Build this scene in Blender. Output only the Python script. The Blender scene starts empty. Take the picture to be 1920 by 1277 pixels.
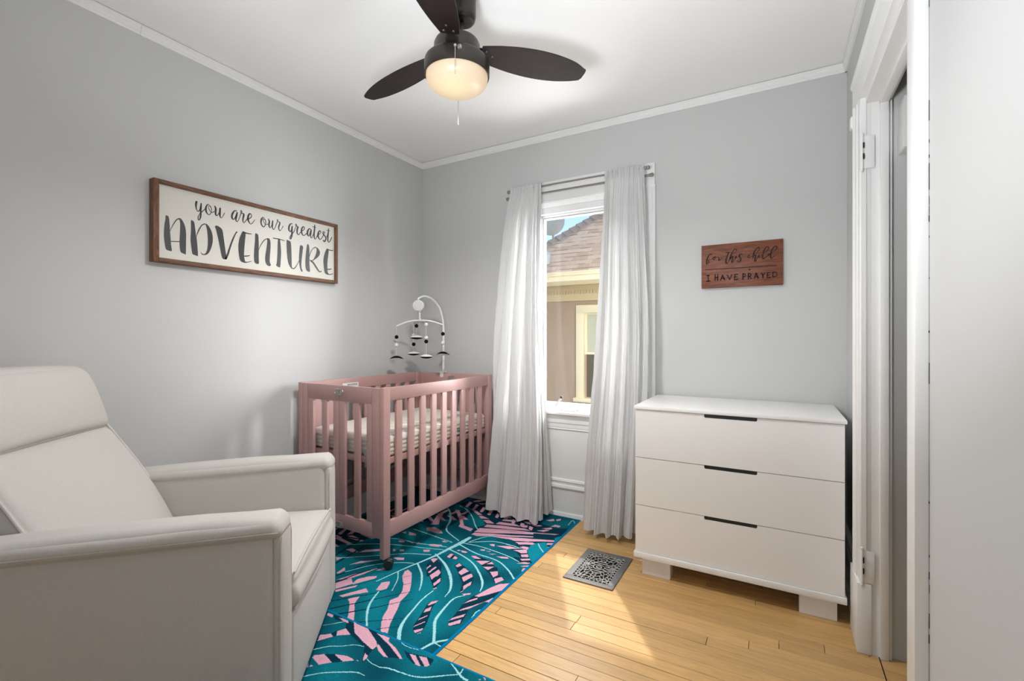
import bpy, bmesh, math, random
import numpy as np
from mathutils import Vector, Matrix, noise
random.seed(7)
R = math.radians
SC = bpy.context.scene
COL = SC.collection

# ------------------------------------------------------------------ camera, light, exposure
H = 1.22                                   # camera height above the floor
FPX, YAW = 874.93, 0.51634                 # focal length in pixels of the 1920 px frame, turn to the left
cd = bpy.data.cameras.new('camera'); cam = bpy.data.objects.new('camera', cd); COL.objects.link(cam)
cd.sensor_width = 36.0; cd.lens = FPX / 1920 * 36.0
cd.shift_y = -(638.5 - 634.47) / 1920
cd.clip_start = 0.02
cam.location = (0, 0, H); cam.rotation_euler = (R(90), 0, YAW)
SC.camera = cam

SC.view_settings.view_transform = 'Standard'; SC.view_settings.look = 'None'
SC.view_settings.gamma = 1.0; SC.view_settings.use_curve_mapping = False
SC.view_settings.exposure = 0.13

wd = bpy.data.worlds.new('sky'); SC.world = wd; wd.use_nodes = True
wn = wd.node_tree.nodes; wl = wd.node_tree.links; wn.clear()
sky = wn.new('ShaderNodeTexSky'); sky.sky_type = 'NISHITA'; sky.sun_disc = False
sky.sun_elevation = R(51.7); sky.sun_rotation = R(-29); sky.altitude = 200; sky.air_density = 1.0; sky.dust_density = 0.3; sky.ozone_density = 3.0
bg = wn.new('ShaderNodeBackground'); bg.inputs['Strength'].default_value = 0.17
wo = wn.new('ShaderNodeOutputWorld'); wl.new(sky.outputs[0], bg.inputs[0]); wl.new(bg.outputs[0], wo.inputs[0])

def lamp(name, kind, loc, energy, aim=None, color=(1, 1, 1), **kw):
    d = bpy.data.lights.new(name, kind); o = bpy.data.objects.new(name, d); COL.objects.link(o)
    d.energy = energy; d.color = color; o.location = loc
    if aim is not None:
        o.rotation_euler = (Vector(aim) - Vector(loc)).to_track_quat('-Z', 'Y').to_euler()
    for k, v in kw.items(): setattr(d, k, v)
    return o
SUN_DIR = Vector((0.384, -0.69, -1.0)).normalized()
lamp('sun', 'SUN', (-3, 8, 9), 2.4, aim=Vector((-3, 8, 9)) + SUN_DIR, color=(1.0, 0.93, 0.80), angle=R(0.9))
# added area lamps out of view, boosting sky and yard light through the window
lamp('sky_fill_side', 'AREA', (1.3, 4.5, 2.0), 235, aim=(-1.7, 2.6, 1.3), color=(0.97, 0.985, 1.0), shape='RECTANGLE', size=1.8, size_y=2.2, spread=R(95))
lamp('sky_fill_above', 'AREA', (-1.2, 4.35, 3.3), 230, aim=(-1.2, 2.9, 1.2), color=(0.97, 0.985, 1.0), shape='RECTANGLE', size=2.4, size_y=1.0)
lamp('yard_fill', 'AREA', (-1.0, 4.35, -0.2), 100, aim=(-1.25, 1.8, 2.6), color=(1.0, 0.985, 0.96), shape='RECTANGLE', size=2.6, size_y=1.2)
# area lamp added as fill in an assumed hall, shining in through its doorway
lamp('assumed_hall_fill', 'AREA', (0.0, -1.75, 1.9), 9, aim=(-0.35, 2.6, 1.3), color=(0.93, 0.965, 1.0), shape='RECTANGLE', size=0.7, size_y=0.9)

# unseen fill lamps added beside the camera, turned up at the ceiling
lamp('ceiling_fill', 'AREA', (-0.55, 0.32, 1.25), 18.5, aim=(-0.42, 1.50, 2.655), color=(0.93, 0.965, 1.0), shape='RECTANGLE', size=0.35, size_y=0.35, spread=R(138))
lamp('ceiling_fill_low', 'AREA', (-0.75, 0.20, 1.50), 5, aim=(-1.2, 1.2, 2.655), color=(0.93, 0.965, 1.0), shape='RECTANGLE', size=0.4, size_y=0.4, spread=R(150))

# ------------------------------------------------------------------ helpers
def srgb(r, g, b):
    f = lambda v: (v / 255) / 12.92 if v / 255 <= 0.04045 else (((v / 255) + 0.055) / 1.055) ** 2.4
    return (f(r), f(g), f(b))

def mat(name, color, rough=0.5, metal=0.0, spec=0.5, noise_amt=0.0, noise_scale=40.0, bump=0.0, bump_scale=200.0, coat=0.0):
    m = bpy.data.materials.new(name); m.use_nodes = True
    n, l = m.node_tree.nodes, m.node_tree.links
    p = n['Principled BSDF']
    p.inputs['Base Color'].default_value = (*color, 1); p.inputs['Roughness'].default_value = rough
    p.inputs['Metallic'].default_value = metal; p.inputs['Specular IOR Level'].default_value = spec
    p.inputs['Coat Weight'].default_value = coat
    if noise_amt or bump:
        tc = n.new('ShaderNodeTexCoord')
    if noise_amt:
        t = n.new('ShaderNodeTexNoise'); t.inputs['Scale'].default_value = noise_scale; t.inputs['Detail'].default_value = 5
        l.new(tc.outputs['Object'], t.inputs['Vector'])
        mx = n.new('ShaderNodeMix'); mx.data_type = 'RGBA'
        mx.inputs[6].default_value = (*[c * (1 - noise_amt) for c in color], 1)
        mx.inputs[7].default_value = (*[min(1, c * (1 + noise_amt)) for c in color], 1)
        l.new(t.outputs['Fac'], mx.inputs[0]); l.new(mx.outputs[2], p.inputs['Base Color'])
    if bump:
        t2 = n.new('ShaderNodeTexNoise'); t2.inputs['Scale'].default_value = bump_scale; t2.inputs['Detail'].default_value = 3
        l.new(tc.outputs['Object'], t2.inputs['Vector'])
        b = n.new('ShaderNodeBump'); b.inputs['Strength'].default_value = bump; b.inputs['Distance'].default_value = 0.002
        l.new(t2.outputs['Fac'], b.inputs['Height']); l.new(b.outputs[0], p.inputs['Normal'])
    return m

def wood(name, dark, light, axis='X', scale=14.0, stretch=12.0, rough=0.45, distort=2.0, coat=0.0):
    m = bpy.data.materials.new(name); m.use_nodes = True
    n, l = m.node_tree.nodes, m.node_tree.links
    p = n['Principled BSDF']; p.inputs['Roughness'].default_value = rough; p.inputs['Coat Weight'].default_value = coat
    tc = n.new('ShaderNodeTexCoord'); mp = n.new('ShaderNodeMapping')
    s = [stretch] * 3; s['XYZ'.index(axis)] = 1.0; mp.inputs['Scale'].default_value = s
    l.new(tc.outputs['Object'], mp.inputs['Vector'])
    t = n.new('ShaderNodeTexNoise'); t.inputs['Scale'].default_value = scale; t.inputs['Detail'].default_value = 6
    t.inputs['Distortion'].default_value = distort
    l.new(mp.outputs[0], t.inputs['Vector'])
    r = n.new('ShaderNodeValToRGB'); r.color_ramp.elements[0].position = 0.35; r.color_ramp.elements[1].position = 0.68
    r.color_ramp.elements[0].color = (*dark, 1); r.color_ramp.elements[1].color = (*light, 1)
    l.new(t.outputs['Fac'], r.inputs[0]); l.new(r.outputs[0], p.inputs['Base Color'])
    return m

class MB:
    """collects shapes and links them as ONE mesh object"""
    def __init__(self): self.v, self.f, self.mi = [], [], []
    def add(self, vs, fs, mi=0):
        o = len(self.v); self.v += [tuple(x) for x in vs]
        self.f += [tuple(i + o for i in f) for f in fs]; self.mi += [mi] * len(fs)
        return self
    def box(self, x0, x1, y0, y1, z0, z1, bev=0.0, seg=2, mi=0):
        b = bmesh.new()
        M = Matrix.Translation(((x0 + x1) / 2, (y0 + y1) / 2, (z0 + z1) / 2)) @ Matrix.Diagonal((abs(x1 - x0), abs(y1 - y0), abs(z1 - z0), 1))
        bmesh.ops.create_cube(b, size=1, matrix=M)
        if bev: bmesh.ops.bevel(b, geom=b.edges[:], offset=bev, segments=seg, profile=0.5, affect='EDGES')
        b.verts.index_update()
        self.add([v.co for v in b.verts], [[v.index for v in f.verts] for f in b.faces], mi); b.free(); return self
    def prism(self, poly, axis, a, b, mi=0):
        """poly: 2-D outline in the two other axes (in xyz order), pushed along axis from a to b"""
        k = 'xyz'.index(axis); n = len(poly); vs = []
        for t in (a, b):
            for p in poly:
                q = list(p); q.insert(k, t); vs.append(q)
        fs = [[i, (i + 1) % n, n + (i + 1) % n, n + i] for i in range(n)] + [list(range(n))[::-1], list(range(n, 2 * n))]
        return self.add(vs, fs, mi)
    def tube(self, pts, r, n=10, cap=True, mi=0):
        pts = [Vector(p) for p in pts]; rs = r if isinstance(r, (list, tuple)) else [r] * len(pts)
        vs, fs = [], []; up = None
        for i, p in enumerate(pts):
            t = (pts[min(i + 1, len(pts) - 1)] - pts[max(i - 1, 0)]).normalized()
            if up is None:
                up = t.orthogonal().normalized()
            up = (up - t * up.dot(t)).normalized(); sd = t.cross(up)
            for k in range(n):
                a = 2 * math.pi * k / n; vs.append(p + (up * math.cos(a) + sd * math.sin(a)) * rs[i])
        for i in range(len(pts) - 1):
            for k in range(n):
                fs.append([i * n + k, i * n + (k + 1) % n, (i + 1) * n + (k + 1) % n, (i + 1) * n + k])
        if cap: fs += [list(range(n))[::-1], [(len(pts) - 1) * n + k for k in range(n)]]
        return self.add(vs, fs, mi)
    def lathe(self, prof, c=(0, 0, 0), n=32, M=None, mi=0):
        """prof: (radius, height) pairs turned about z"""
        vs, fs = [], []
        for (r, z) in prof:
            for k in range(n):
                a = 2 * math.pi * k / n; q = Vector((r * math.cos(a), r * math.sin(a), z))
                q = (M @ q if M else q) + Vector(c); vs.append(q)
        for i in range(len(prof) - 1):
            for k in range(n):
                fs.append([i * n + k, i * n + (k + 1) % n, (i + 1) * n + (k + 1) % n, (i + 1) * n + k])
        fs += [list(range(n))[::-1], [(len(prof) - 1) * n + k for k in range(n)]]
        return self.add(vs, fs, mi)
    def ball(self, c, r, sx=1, sy=1, sz=1, n=16, M=None, mi=0):
        pr = [(max(1e-4, r * math.sin(math.pi * i / 10)), -r * math.cos(math.pi * i / 10)) for i in range(11)]
        S = Matrix.Diagonal((sx, sy, sz)); S = (M @ S) if M else S
        return self.lathe(pr, c, n, S, mi)
    def rbox(self, x0, x1, y0, y1, z0, z1, r=0.02, bulge=(0, 0, 0), k=4, m=10, warp=None, mi=0):
        """padded box: rounded edges, faces swelling by bulge, then bent by warp(Vector)"""
        h = [(x1 - x0) / 2, (y1 - y0) / 2, (z1 - z0) / 2]; c = Vector(((x0 + x1) / 2, (y0 + y1) / 2, (z0 + z1) / 2))
        rr = [min(r, hh * 0.999) for hh in h]
        ax = []
        for i in range(3):
            a = [-h[i] + rr[i] * (1 - math.cos(math.pi / 2 * j / k)) for j in range(k)]
            mid = [-h[i] + rr[i] + (2 * (h[i] - rr[i])) * j / m for j in range(m + 1)]
            ax.append(a + mid + [-q for q in a[::-1]])
        vid, vs, fs = {}, [], []
        def V(ix, iy, iz):
            key = (ix, iy, iz)
            if key not in vid:
                q = [ax[0][ix], ax[1][iy], ax[2][iz]]
                inn = [max(-(h[i] - rr[i]), min(h[i] - rr[i], q[i])) for i in range(3)]
                d = Vector([(q[i] - inn[i]) / max(rr[i], 1e-9) for i in range(3)])
                L = d.length
                p = Vector([inn[i] + (d[i] / L if L else 0) * rr[i] for i in range(3)])
                u = [q[i] / h[i] for i in range(3)]
                for i in range(3):
                    j1, j2 = (i + 1) % 3, (i + 2) % 3
                    if bulge[i]: p[i] += bulge[i] * (1 - u[j1] ** 2) * (1 - u[j2] ** 2) * max(-1, min(1, u[i]))
                p += c
                if warp: p = Vector(warp(p))
                vid[key] = len(vs); vs.append(p)
            return vid[key]
        N = [len(a) - 1 for a in ax]
        for (i, j, kx) in ((0, 1, 2), (1, 2, 0), (2, 0, 1)):
            for s in (0, N[kx]):
                for a in range(N[i]):
                    for b in range(N[j]):
                        def K(aa, bb):
                            t = [0, 0, 0]; t[i] = aa; t[j] = bb; t[kx] = s; return V(*t)
                        q = [K(a, b), K(a + 1, b), K(a + 1, b + 1), K(a, b + 1)]
                        fs.append(q if s else q[::-1])
        return self.add(vs, fs, mi)
    def surf(self, fn, nu, nv, mi=0):
        vs = [fn(i / nu, j / nv) for j in range(nv + 1) for i in range(nu + 1)]
        fs = [[j * (nu + 1) + i, j * (nu + 1) + i + 1, (j + 1) * (nu + 1) + i + 1, (j + 1) * (nu + 1) + i] for j in range(nv) for i in range(nu)]
        return self.add(vs, fs, mi)
    def build(self, name, m, parent=None, off=(0, 0, 0), smooth=True, angle=35, weld=False):
        me = bpy.data.meshes.new(name)
        ox, oy, oz = off
        me.from_pydata([(x - ox, y - oy, z - oz) for x, y, z in self.v], [], self.f)
        for mm in (m if isinstance(m, (list, tuple)) else [m]): me.materials.append(mm)
        me.polygons.foreach_set('material_index', self.mi)
        b = bmesh.new(); b.from_mesh(me)
        if weld: bmesh.ops.remove_doubles(b, verts=b.verts, dist=1e-5)
        bmesh.ops.recalc_face_normals(b, faces=b.faces); b.to_mesh(me); b.free()
        if smooth:
            me.shade_smooth(); me.set_sharp_from_angle(angle=R(angle))
        me.update()
        o = bpy.data.objects.new(name, me); COL.objects.link(o)
        if parent is not None: o.parent = parent
        elif off != (0, 0, 0): o.location = off
        return o

def tag(o, label, cat, group=None, kind=None):
    o['label'] = label; o['category'] = cat
    if group: o['group'] = group
    if kind: o['kind'] = kind
    return o
def thing(name, label, cat, loc=(0, 0, 0), rz=0.0, group=None):
    o = bpy.data.objects.new(name, None); COL.objects.link(o); o.empty_display_size = 0.1
    o.location = loc; o.rotation_euler = (0, 0, rz)
    return tag(o, label, cat, group)
def struct(o, label=None, cat=None):
    o['kind'] = 'structure'
    if label: o['label'] = label
    if cat: o['category'] = cat
    return o
def struct_root(name, loc=(0, 0, 0), label=None, cat=None):
    o = bpy.data.objects.new(name, None); COL.objects.link(o); o.location = loc; o.empty_display_size = 0.1
    return struct(o, label, cat)

def catmull(pts, n=6):
    """pts: tuples of any length -> smooth list through all of them"""
    if len(pts) < 3: return [tuple(p) for p in pts]
    P = [np.array(p, float) for p in pts]; P = [2 * P[0] - P[1]] + P + [2 * P[-1] - P[-2]]
    out = []
    for i in range(1, len(P) - 2):
        for k in range(n):
            t = k / n
            out.append(tuple(0.5 * (2 * P[i] + (P[i + 1] - P[i - 1]) * t + (2 * P[i - 1] - 5 * P[i] + 4 * P[i + 1] - P[i + 2]) * t * t + (3 * P[i] - P[i - 1] - 3 * P[i + 1] + P[i + 2]) * t ** 3)))
    out.append(tuple(P[-2])); return out
def closed_catmull(pts, n=3):
    P = [np.array(p, float) for p in pts]; N = len(P); out = []
    for i in range(N):
        a, b, c, d = P[i - 1], P[i], P[(i + 1) % N], P[(i + 2) % N]
        for k in range(n):
            t = k / n
            out.append(tuple(0.5 * (2 * b + (c - a) * t + (2 * a - 5 * b + 4 * c - d) * t * t + (3 * b - a - 3 * c + d) * t ** 3)))
    return out
# ------------------------------------------------------------------ materials
M_wall = mat('grey_wall_paint', (0.56, 0.565, 0.56), 0.75, spec=0.25, noise_amt=0.015, noise_scale=3, bump=0.06, bump_scale=120)
M_ceil = mat('white_ceiling_paint', (0.87, 0.87, 0.865), 0.9, spec=0.1, bump=0.05, bump_scale=90)
M_trim = mat('white_trim_paint', (0.80, 0.80, 0.79), 0.42, spec=0.4, noise_amt=0.02, noise_scale=8, bump=0.08, bump_scale=60)
M_lacq = mat('white_lacquer', (0.85, 0.845, 0.835), 0.35, spec=0.4)
M_vinyl = mat('white_vinyl', (0.84, 0.84, 0.84), 0.35)
M_dark = mat('dark_gap', (0.012, 0.011, 0.010), 0.9, spec=0.1)
M_black = mat('black_plastic', (0.012, 0.012, 0.013), 0.45)
M_white_pl = mat('white_plastic', (0.82, 0.82, 0.80), 0.4)
M_pink = mat('pink_crib_paint', (0.475, 0.288, 0.272), 0.42, noise_amt=0.03, noise_scale=5)
M_steel = mat('brushed_nickel', (0.55, 0.53, 0.50), 0.35, metal=0.9)
M_bronze = mat('oil_rubbed_bronze', (0.030, 0.024, 0.020), 0.38, metal=0.3, coat=0.1)
M_fabric = mat('oatmeal_fabric', (0.60, 0.575, 0.545), 0.95, spec=0.1, noise_amt=0.10, noise_scale=260, bump=0.5, bump_scale=700)
M_piping = mat('oatmeal_piping', (0.60, 0.575, 0.545), 0.95, spec=0.1)
M_mattress = mat('cream_mattress_cloth', (0.78, 0.735, 0.675), 0.95, spec=0.1, noise_amt=0.10, noise_scale=260, bump=0.5, bump_scale=320)

def curtain_mat():
    m = bpy.data.materials.new('sheer_white_cotton'); m.use_nodes = True
    n, l = m.node_tree.nodes, m.node_tree.links; n.clear()
    tc = n.new('ShaderNodeTexCoord'); mp = n.new('ShaderNodeMapping'); mp.inputs['Scale'].default_value = (260, 260, 14)
    l.new(tc.outputs['Object'], mp.inputs['Vector'])
    t = n.new('ShaderNodeTexNoise'); t.inputs['Scale'].default_value = 1.0; t.inputs['Detail'].default_value = 4; t.inputs['Distortion'].default_value = 0.4
    l.new(mp.outputs[0], t.inputs['Vector'])
    b = n.new('ShaderNodeBump'); b.inputs['Strength'].default_value = 0.7; b.inputs['Distance'].default_value = 0.004
    l.new(t.outputs['Fac'], b.inputs['Height'])
    d = n.new('ShaderNodeBsdfDiffuse'); d.inputs['Color'].default_value = (0.73, 0.73, 0.725, 1)
    tr = n.new('ShaderNodeBsdfTranslucent'); tr.inputs['Color'].default_value = (0.82, 0.82, 0.82, 1)
    l.new(b.outputs[0], d.inputs['Normal']); l.new(b.outputs[0], tr.inputs['Normal'])
    mx = n.new('ShaderNodeMixShader'); mx.inputs[0].default_value = 0.2
    l.new(d.outputs[0], mx.inputs[1]); l.new(tr.outputs[0], mx.inputs[2])
    o = n.new('ShaderNodeOutputMaterial'); l.new(mx.outputs[0], o.inputs[0]); return m
M_curtain = curtain_mat()

def glass_mat(name='clear_glass', refl=0.015):
    m = bpy.data.materials.new(name); m.use_nodes = True
    n, l = m.node_tree.nodes, m.node_tree.links; n.clear()
    a = n.new('ShaderNodeBsdfTransparent'); g = n.new('ShaderNodeBsdfGlossy'); g.inputs['Roughness'].default_value = 0.02
    mx = n.new('ShaderNodeMixShader'); mx.inputs[0].default_value = refl
    l.new(a.outputs[0], mx.inputs[1]); l.new(g.outputs[0], mx.inputs[2])
    o = n.new('ShaderNodeOutputMaterial'); l.new(mx.outputs[0], o.inputs[0]); return m
M_glass = glass_mat()

def attr_mat(name, attr, rough, noise_scale, noise_amt, stretch=(1, 1, 1), bump=0.0, distort=0.0, coat=0.0, spec=0.5):
    """colour comes from a per-face colour attribute (boards, woven pattern), varied by fine noise"""
    m = bpy.data.materials.new(name); m.use_nodes = True
    n, l = m.node_tree.nodes, m.node_tree.links; p = n['Principled BSDF']
    p.inputs['Roughness'].default_value = rough; p.inputs['Coat Weight'].default_value = coat; p.inputs['Specular IOR Level'].default_value = spec
    a = n.new('ShaderNodeAttribute'); a.attribute_name = attr
    tc = n.new('ShaderNodeTexCoord'); mp = n.new('ShaderNodeMapping'); mp.inputs['Scale'].default_value = stretch
    l.new(tc.outputs['Object'], mp.inputs['Vector'])
    t = n.new('ShaderNodeTexNoise'); t.inputs['Scale'].default_value = noise_scale; t.inputs['Detail'].default_value = 6; t.inputs['Distortion'].default_value = distort
    l.new(mp.outputs[0], t.inputs['Vector'])
    r = n.new('ShaderNodeMapRange'); r.inputs['From Min'].default_value = 0.25; r.inputs['From Max'].default_value = 0.75
    r.inputs['To Min'].default_value = 1 - noise_amt; r.inputs['To Max'].default_value = 1 + noise_amt
    l.new(t.outputs['Fac'], r.inputs['Value'])
    v = n.new('ShaderNodeVectorMath'); v.operation = 'SCALE'
    l.new(a.outputs['Color'], v.inputs[0]); l.new(r.outputs[0], v.inputs['Scale']); l.new(v.outputs[0], p.inputs['Base Color'])
    if bump:
        b = n.new('ShaderNodeBump'); b.inputs['Strength'].default_value = bump; b.inputs['Distance'].default_value = 0.002
        l.new(t.outputs['Fac'], b.inputs['Height']); l.new(b.outputs[0], p.inputs['Normal'])
    return m
def face_colors(o, cols, attr='col'):
    me = o.data; a = me.color_attributes.new(attr, 'FLOAT_COLOR', 'CORNER')
    n = np.empty(len(me.polygons), np.int32); me.polygons.foreach_get('loop_total', n)
    c = np.ones((len(cols), 4), np.float32); c[:, :3] = cols
    a.data.foreach_set('color', np.repeat(c, n, axis=0).ravel())

# ------------------------------------------------------------------ the room
XL, YB, XR, YF, ZC = -2.536, 2.974, 0.317, -0.42, 2.655
DY0, DY1 = 1.538, 2.245                        # closet opening in the right wall
# floor boards run parallel to the window wall
fb = MB(); cols = []
pitch = 0.0585; y = 1.702 - 37 * pitch; row = 0
rnd = random.Random(11)
while y < YB + 0.12:
    x = XL - 0.1 - rnd.random() * 0.9
    while x < 1.25:
        ln = rnd.uniform(0.7, 2.0); g = rnd.choice([0.0008, 0.0010, 0.0012, 0.0026]); ge = 0.0010
        nf = len(fb.f)
        fb.box(max(x + ge, XL - 0.1), min(x + ln - ge, 1.25), y + g, y + pitch - 0.0004, -0.02, 0.0, bev=0.0006, seg=1)
        t = rnd.random(); w = rnd.uniform(0.86, 1.10)
        c = np.array([0.58, 0.345, 0.125]) * w * (1 - t * 0.5) + np.array([0.63, 0.40, 0.17]) * w * t * 0.5
        cols += [c] * (len(fb.f) - nf); x += ln
    y += pitch; row += 1
M_floor = attr_mat('maple_strip_floor', 'col', 0.34, 5.0, 0.16, stretch=(1.2, 16, 16), bump=0.05, distort=1.2, coat=0.15)
fo = fb.build('floor', M_floor, smooth=False); struct(fo, 'honey coloured maple strip floor', 'floor'); face_colors(fo, cols)
struct(MB().box(XL - 0.12, 1.25, YF - 0.1, YB + 0.15, -0.12, -0.014).build('floor_underlay', M_dark, smooth=False))
struct(MB().box(XL - 0.12, 1.3, YF - 0.1, YB + 0.16, ZC, ZC + 0.1).build('ceiling', M_ceil, smooth=False), 'white ceiling', 'ceiling')
struct(MB().box(XL - 0.12, XL, YF - 0.1, YB + 0.16, -0.1, ZC).build('wall_left', M_wall, smooth=False), 'light grey wall with the long white sign', 'wall')
WX0, WX1, WZ0, WZ1 = -1.485, -0.851, 0.70, 2.135
wb = MB()
wb.box(XL, WX0, YB, YB + 0.16, -0.1, ZC).box(WX1, 1.3, YB, YB + 0.16, -0.1, ZC)
wb.box(WX0, WX1, YB, YB + 0.16, -0.1, WZ0).box(WX0, WX1, YB, YB + 0.16, WZ1, ZC)
struct(wb.build('wall_back', M_wall, smooth=False), 'light grey wall with the window', 'wall')
wr = MB()
wr.box(XR, XR + 0.062, YF, DY0 - 0.02, -0.1, ZC).box(XR, XR + 0.062, DY1 + 0.02, YB, -0.1, ZC)
wr.box(XR, XR + 0.062, DY0 - 0.02, DY1 + 0.02, 2.155, ZC)
struct(wr.build('wall_right', M_wall, smooth=False), 'grey wall on the right with the closet doorway', 'wall')
wf = MB()                                       # unseen wall behind the camera, with an assumed doorway for the hall lamp
HX0 = -0.44
wf.box(XL, HX0, YF - 0.1, YF, -0.1, ZC).box(HX0, XR + 0.06, YF - 0.1, YF, 2.1, ZC)
struct(wf.build('wall_front', M_wall, smooth=False))
wh = MB(); wh.box(-1.1, -1.0, -2.3, YF - 0.1, -0.1, ZC).box(XR + 0.30, XR + 0.40, -2.3, YF, -0.1, ZC).box(-1.1, XR + 0.4, -2.3, -2.2, -0.1, ZC)  # assumed hall, unseen: its walls, ceiling and floor keep sky light out
wh.box(XR, XR + 0.4, YF - 0.1, YF, -0.1, ZC)
struct(wh.build('wall_assumed_hall', M_wall, smooth=False))
struct(MB().box(-1.1, XR + 0.4, -2.3, YF - 0.1, ZC, ZC + .1).build('ceiling_assumed_hall', M_ceil, smooth=False))
struct(MB().box(-1.1, XR + 0.4, -2.3, YF - 0.1, -0.1, 0).build('floor_assumed_hall', M_wall, smooth=False))
wc = MB()
wc.box(XR + 0.062, 1.25, DY1 + 0.018, DY1 + 0.10, -0.02, ZC).box(1.2, 1.28, 1.2, DY1 + 0.1, -0.02, ZC).box(XR + 0.062, 1.25, 1.2, 1.28, -0.02, ZC)
struct(wc.build('wall_closet', M_wall, smooth=False), 'grey wall inside the closet', 'wall')

# crown moulding
CP = [(0, 2.606), (0.009, 2.606), (0.011, 2.614), (0.015, 2.618), (0.0155, 2.630), (0.018, 2.634), (0.018, 2.6515), (0, 2.6515)]
def crown(name, segs, fn, axis):
    m = MB()
    for a, b in segs: m.prism([fn(d, z) for d, z in CP], axis, a, b)
    return struct(m.build(name, M_trim, angle=20))
crown('trim_1', [(YF, 1.0145), (1.0160, YB)], lambda d, z: (XL + d, z), 'y')
crown('trim_2', [(XL, -2.372), (-2.3705, XR)], lambda d, z: (YB - d, z), 'x')
crown('trim_3', [(YF, YB)], lambda d, z: (XR - d, z), 'y')
# baseboards
BP_ = [(0, 0), (0.034, 0), (0.033, 0.012), (0.027, 0.026), (0.018, 0.028), (0.018, 0.186), (0.026, 0.190), (0.030, 0.200), (0.026, 0.214), (0.019, 0.220), (0.019, 0.232), (0.024, 0.240), (0.020, 0.252), (0.006, 0.258), (0, 0.258)]
struct(MB().prism([(YB - d, z) for d, z in BP_], 'x', XL, XR).build('baseboard_back', M_trim, angle=25), 'white baseboard under the window', 'baseboard')
struct(MB().prism([(XL + d, z) for d, z in BP_], 'y', YF, YB).build('baseboard_left', M_trim, angle=25))
br = MB(); br.prism([(XR - d, z) for d, z in BP_], 'y', 2.432, YB); br.prism([(XR - d, z) for d, z in BP_], 'y', YF, 1.46)
struct(br.build('baseboard_right', M_trim, angle=25))

# closet doorway
d1 = struct_root('door_1', (XR, 1.9, 0), 'white painted closet doorway without its door', 'doorway')
OFF = (XR, 1.9, 0)
m = MB(); m.box(0.280, XR, DY1, 2.42, 0.27, 2.155, bev=0.003); m.box(0.284, 0.30, DY1 - 0.004, DY1, 0.0, 2.155)
m.prism([(0.276, 2.30), (0.276, 2.325), (0.268, 2.34), (0.276, 2.355), (0.276, 2.41), (0.283, 2.41), (0.283, 2.30)], 'z', 0.27, 2.155)
m.build('door_casing', M_trim, d1, OFF, angle=25)
m = MB(); m.box(0.289, XR, 1.462, DY0, 0.0, 2.155, bev=0.003); m.build('door_casing', M_trim, d1, OFF)
m = MB(); m.prism([(0.278, 2.150), (0.278, 2.265), (0.272, 2.270), (0.270, 2.283), (XR, 2.283), (XR, 2.150)], 'y', 1.44, 2.43)
m.box(0.268, 0.30, 2.40, 2.437, 2.098, 2.150, bev=0.006)
m.build('door_head_casing', M_trim, d1, OFF, angle=25)
MB().box(0.270, XR, 2.237, 2.432, 0.0, 0.272, bev=0.004).build('plinth_block', M_trim, d1, OFF)
m = MB()                                         # jamb with its stop, far side, head and near side
m.box(0.298, 0.379, DY1 + 0.001, DY1 + 0.02, 0, 2.155).box(0.341, 0.368, DY1 - 0.014, DY1 + 0.002, 0, 2.125, bev=0.002)
m.box(0.298, 0.379, DY0, DY1, 2.128, 2.156).box(0.341, 0.368, DY0, DY1, 2.114, 2.13, bev=0.002).box(0.298, 0.379, DY0 - 0.02, DY0 - 0.001, 0, 2.155)
m.build('door_jamb', M_trim, d1, OFF)
for z0, z1 in ((1.872, 2.004), (0.272, 0.404)):
    hm = MB(); hm.tube([(0.286, DY1 - 0.007, z0), (0.286, DY1 - 0.007, z1)], 0.0062, 12)
    hm.ball((0.286, DY1 - 0.007, z1 + 0.004), 0.006); hm.ball((0.286, DY1 - 0.007, z0 - 0.004), 0.006)
    hm.box(0.288, 0.326, DY1 - 0.0065, DY1 - 0.0035, z0 + 0.004, z1 - 0.004, bev=0.001)
    hg = hm.build('door_hinge', M_trim, d1, OFF)
    gm = MB()
    for q in (0.30, 0.62): gm.box(0.2885, 0.2925, DY1 - 0.0145, DY1 - 0.006, z0 + (z1 - z0) * q, z0 + (z1 - z0) * (q + 0.16))
    gm.build('hinge_gap', M_dark, hg, OFF)
cr = MB(); rc = random.Random(3)
for v0, v1 in ((0, 14), (188, 226), (262, 268), (290, 296), (306, 356), (368, 384), (386, 402), (404, 416), (442, 446), (520, 523), (620, 624), (680, 720), (940, 944), (1040, 1045), (1072, 1086), (1096, 1112), (1150, 1178), (1190, 1206)):
    a, b = H - (v1 - 634.5) / 874.9 * 1.116, H - (v0 - 634.5) / 874.9 * 1.116
    w = rc.uniform(0.0002, 0.0014)
    cr.prism([(XR - w, 1.4605), (XR + 0.0005, 1.4605), (XR + 0.0005, 1.463), (XR - w, 1.463)], 'z', a, b)
cr.build('paint_crack', M_dark, d1, OFF, smooth=False)
MB().box(0.338, 0.3415, DY0, DY1, -0.002, 0.0008).build('threshold_gap', M_dark, d1, OFF, smooth=False)
struct(MB().prism([(0.401, 2.10), (0.398, 1.918), (0.402, 1.914), (0.62, 1.914), (0.62, 2.10)], 'y', 2.17, 2.262).build('trim_4', M_trim), 'white board end high on the closet side wall', 'trim')

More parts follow.
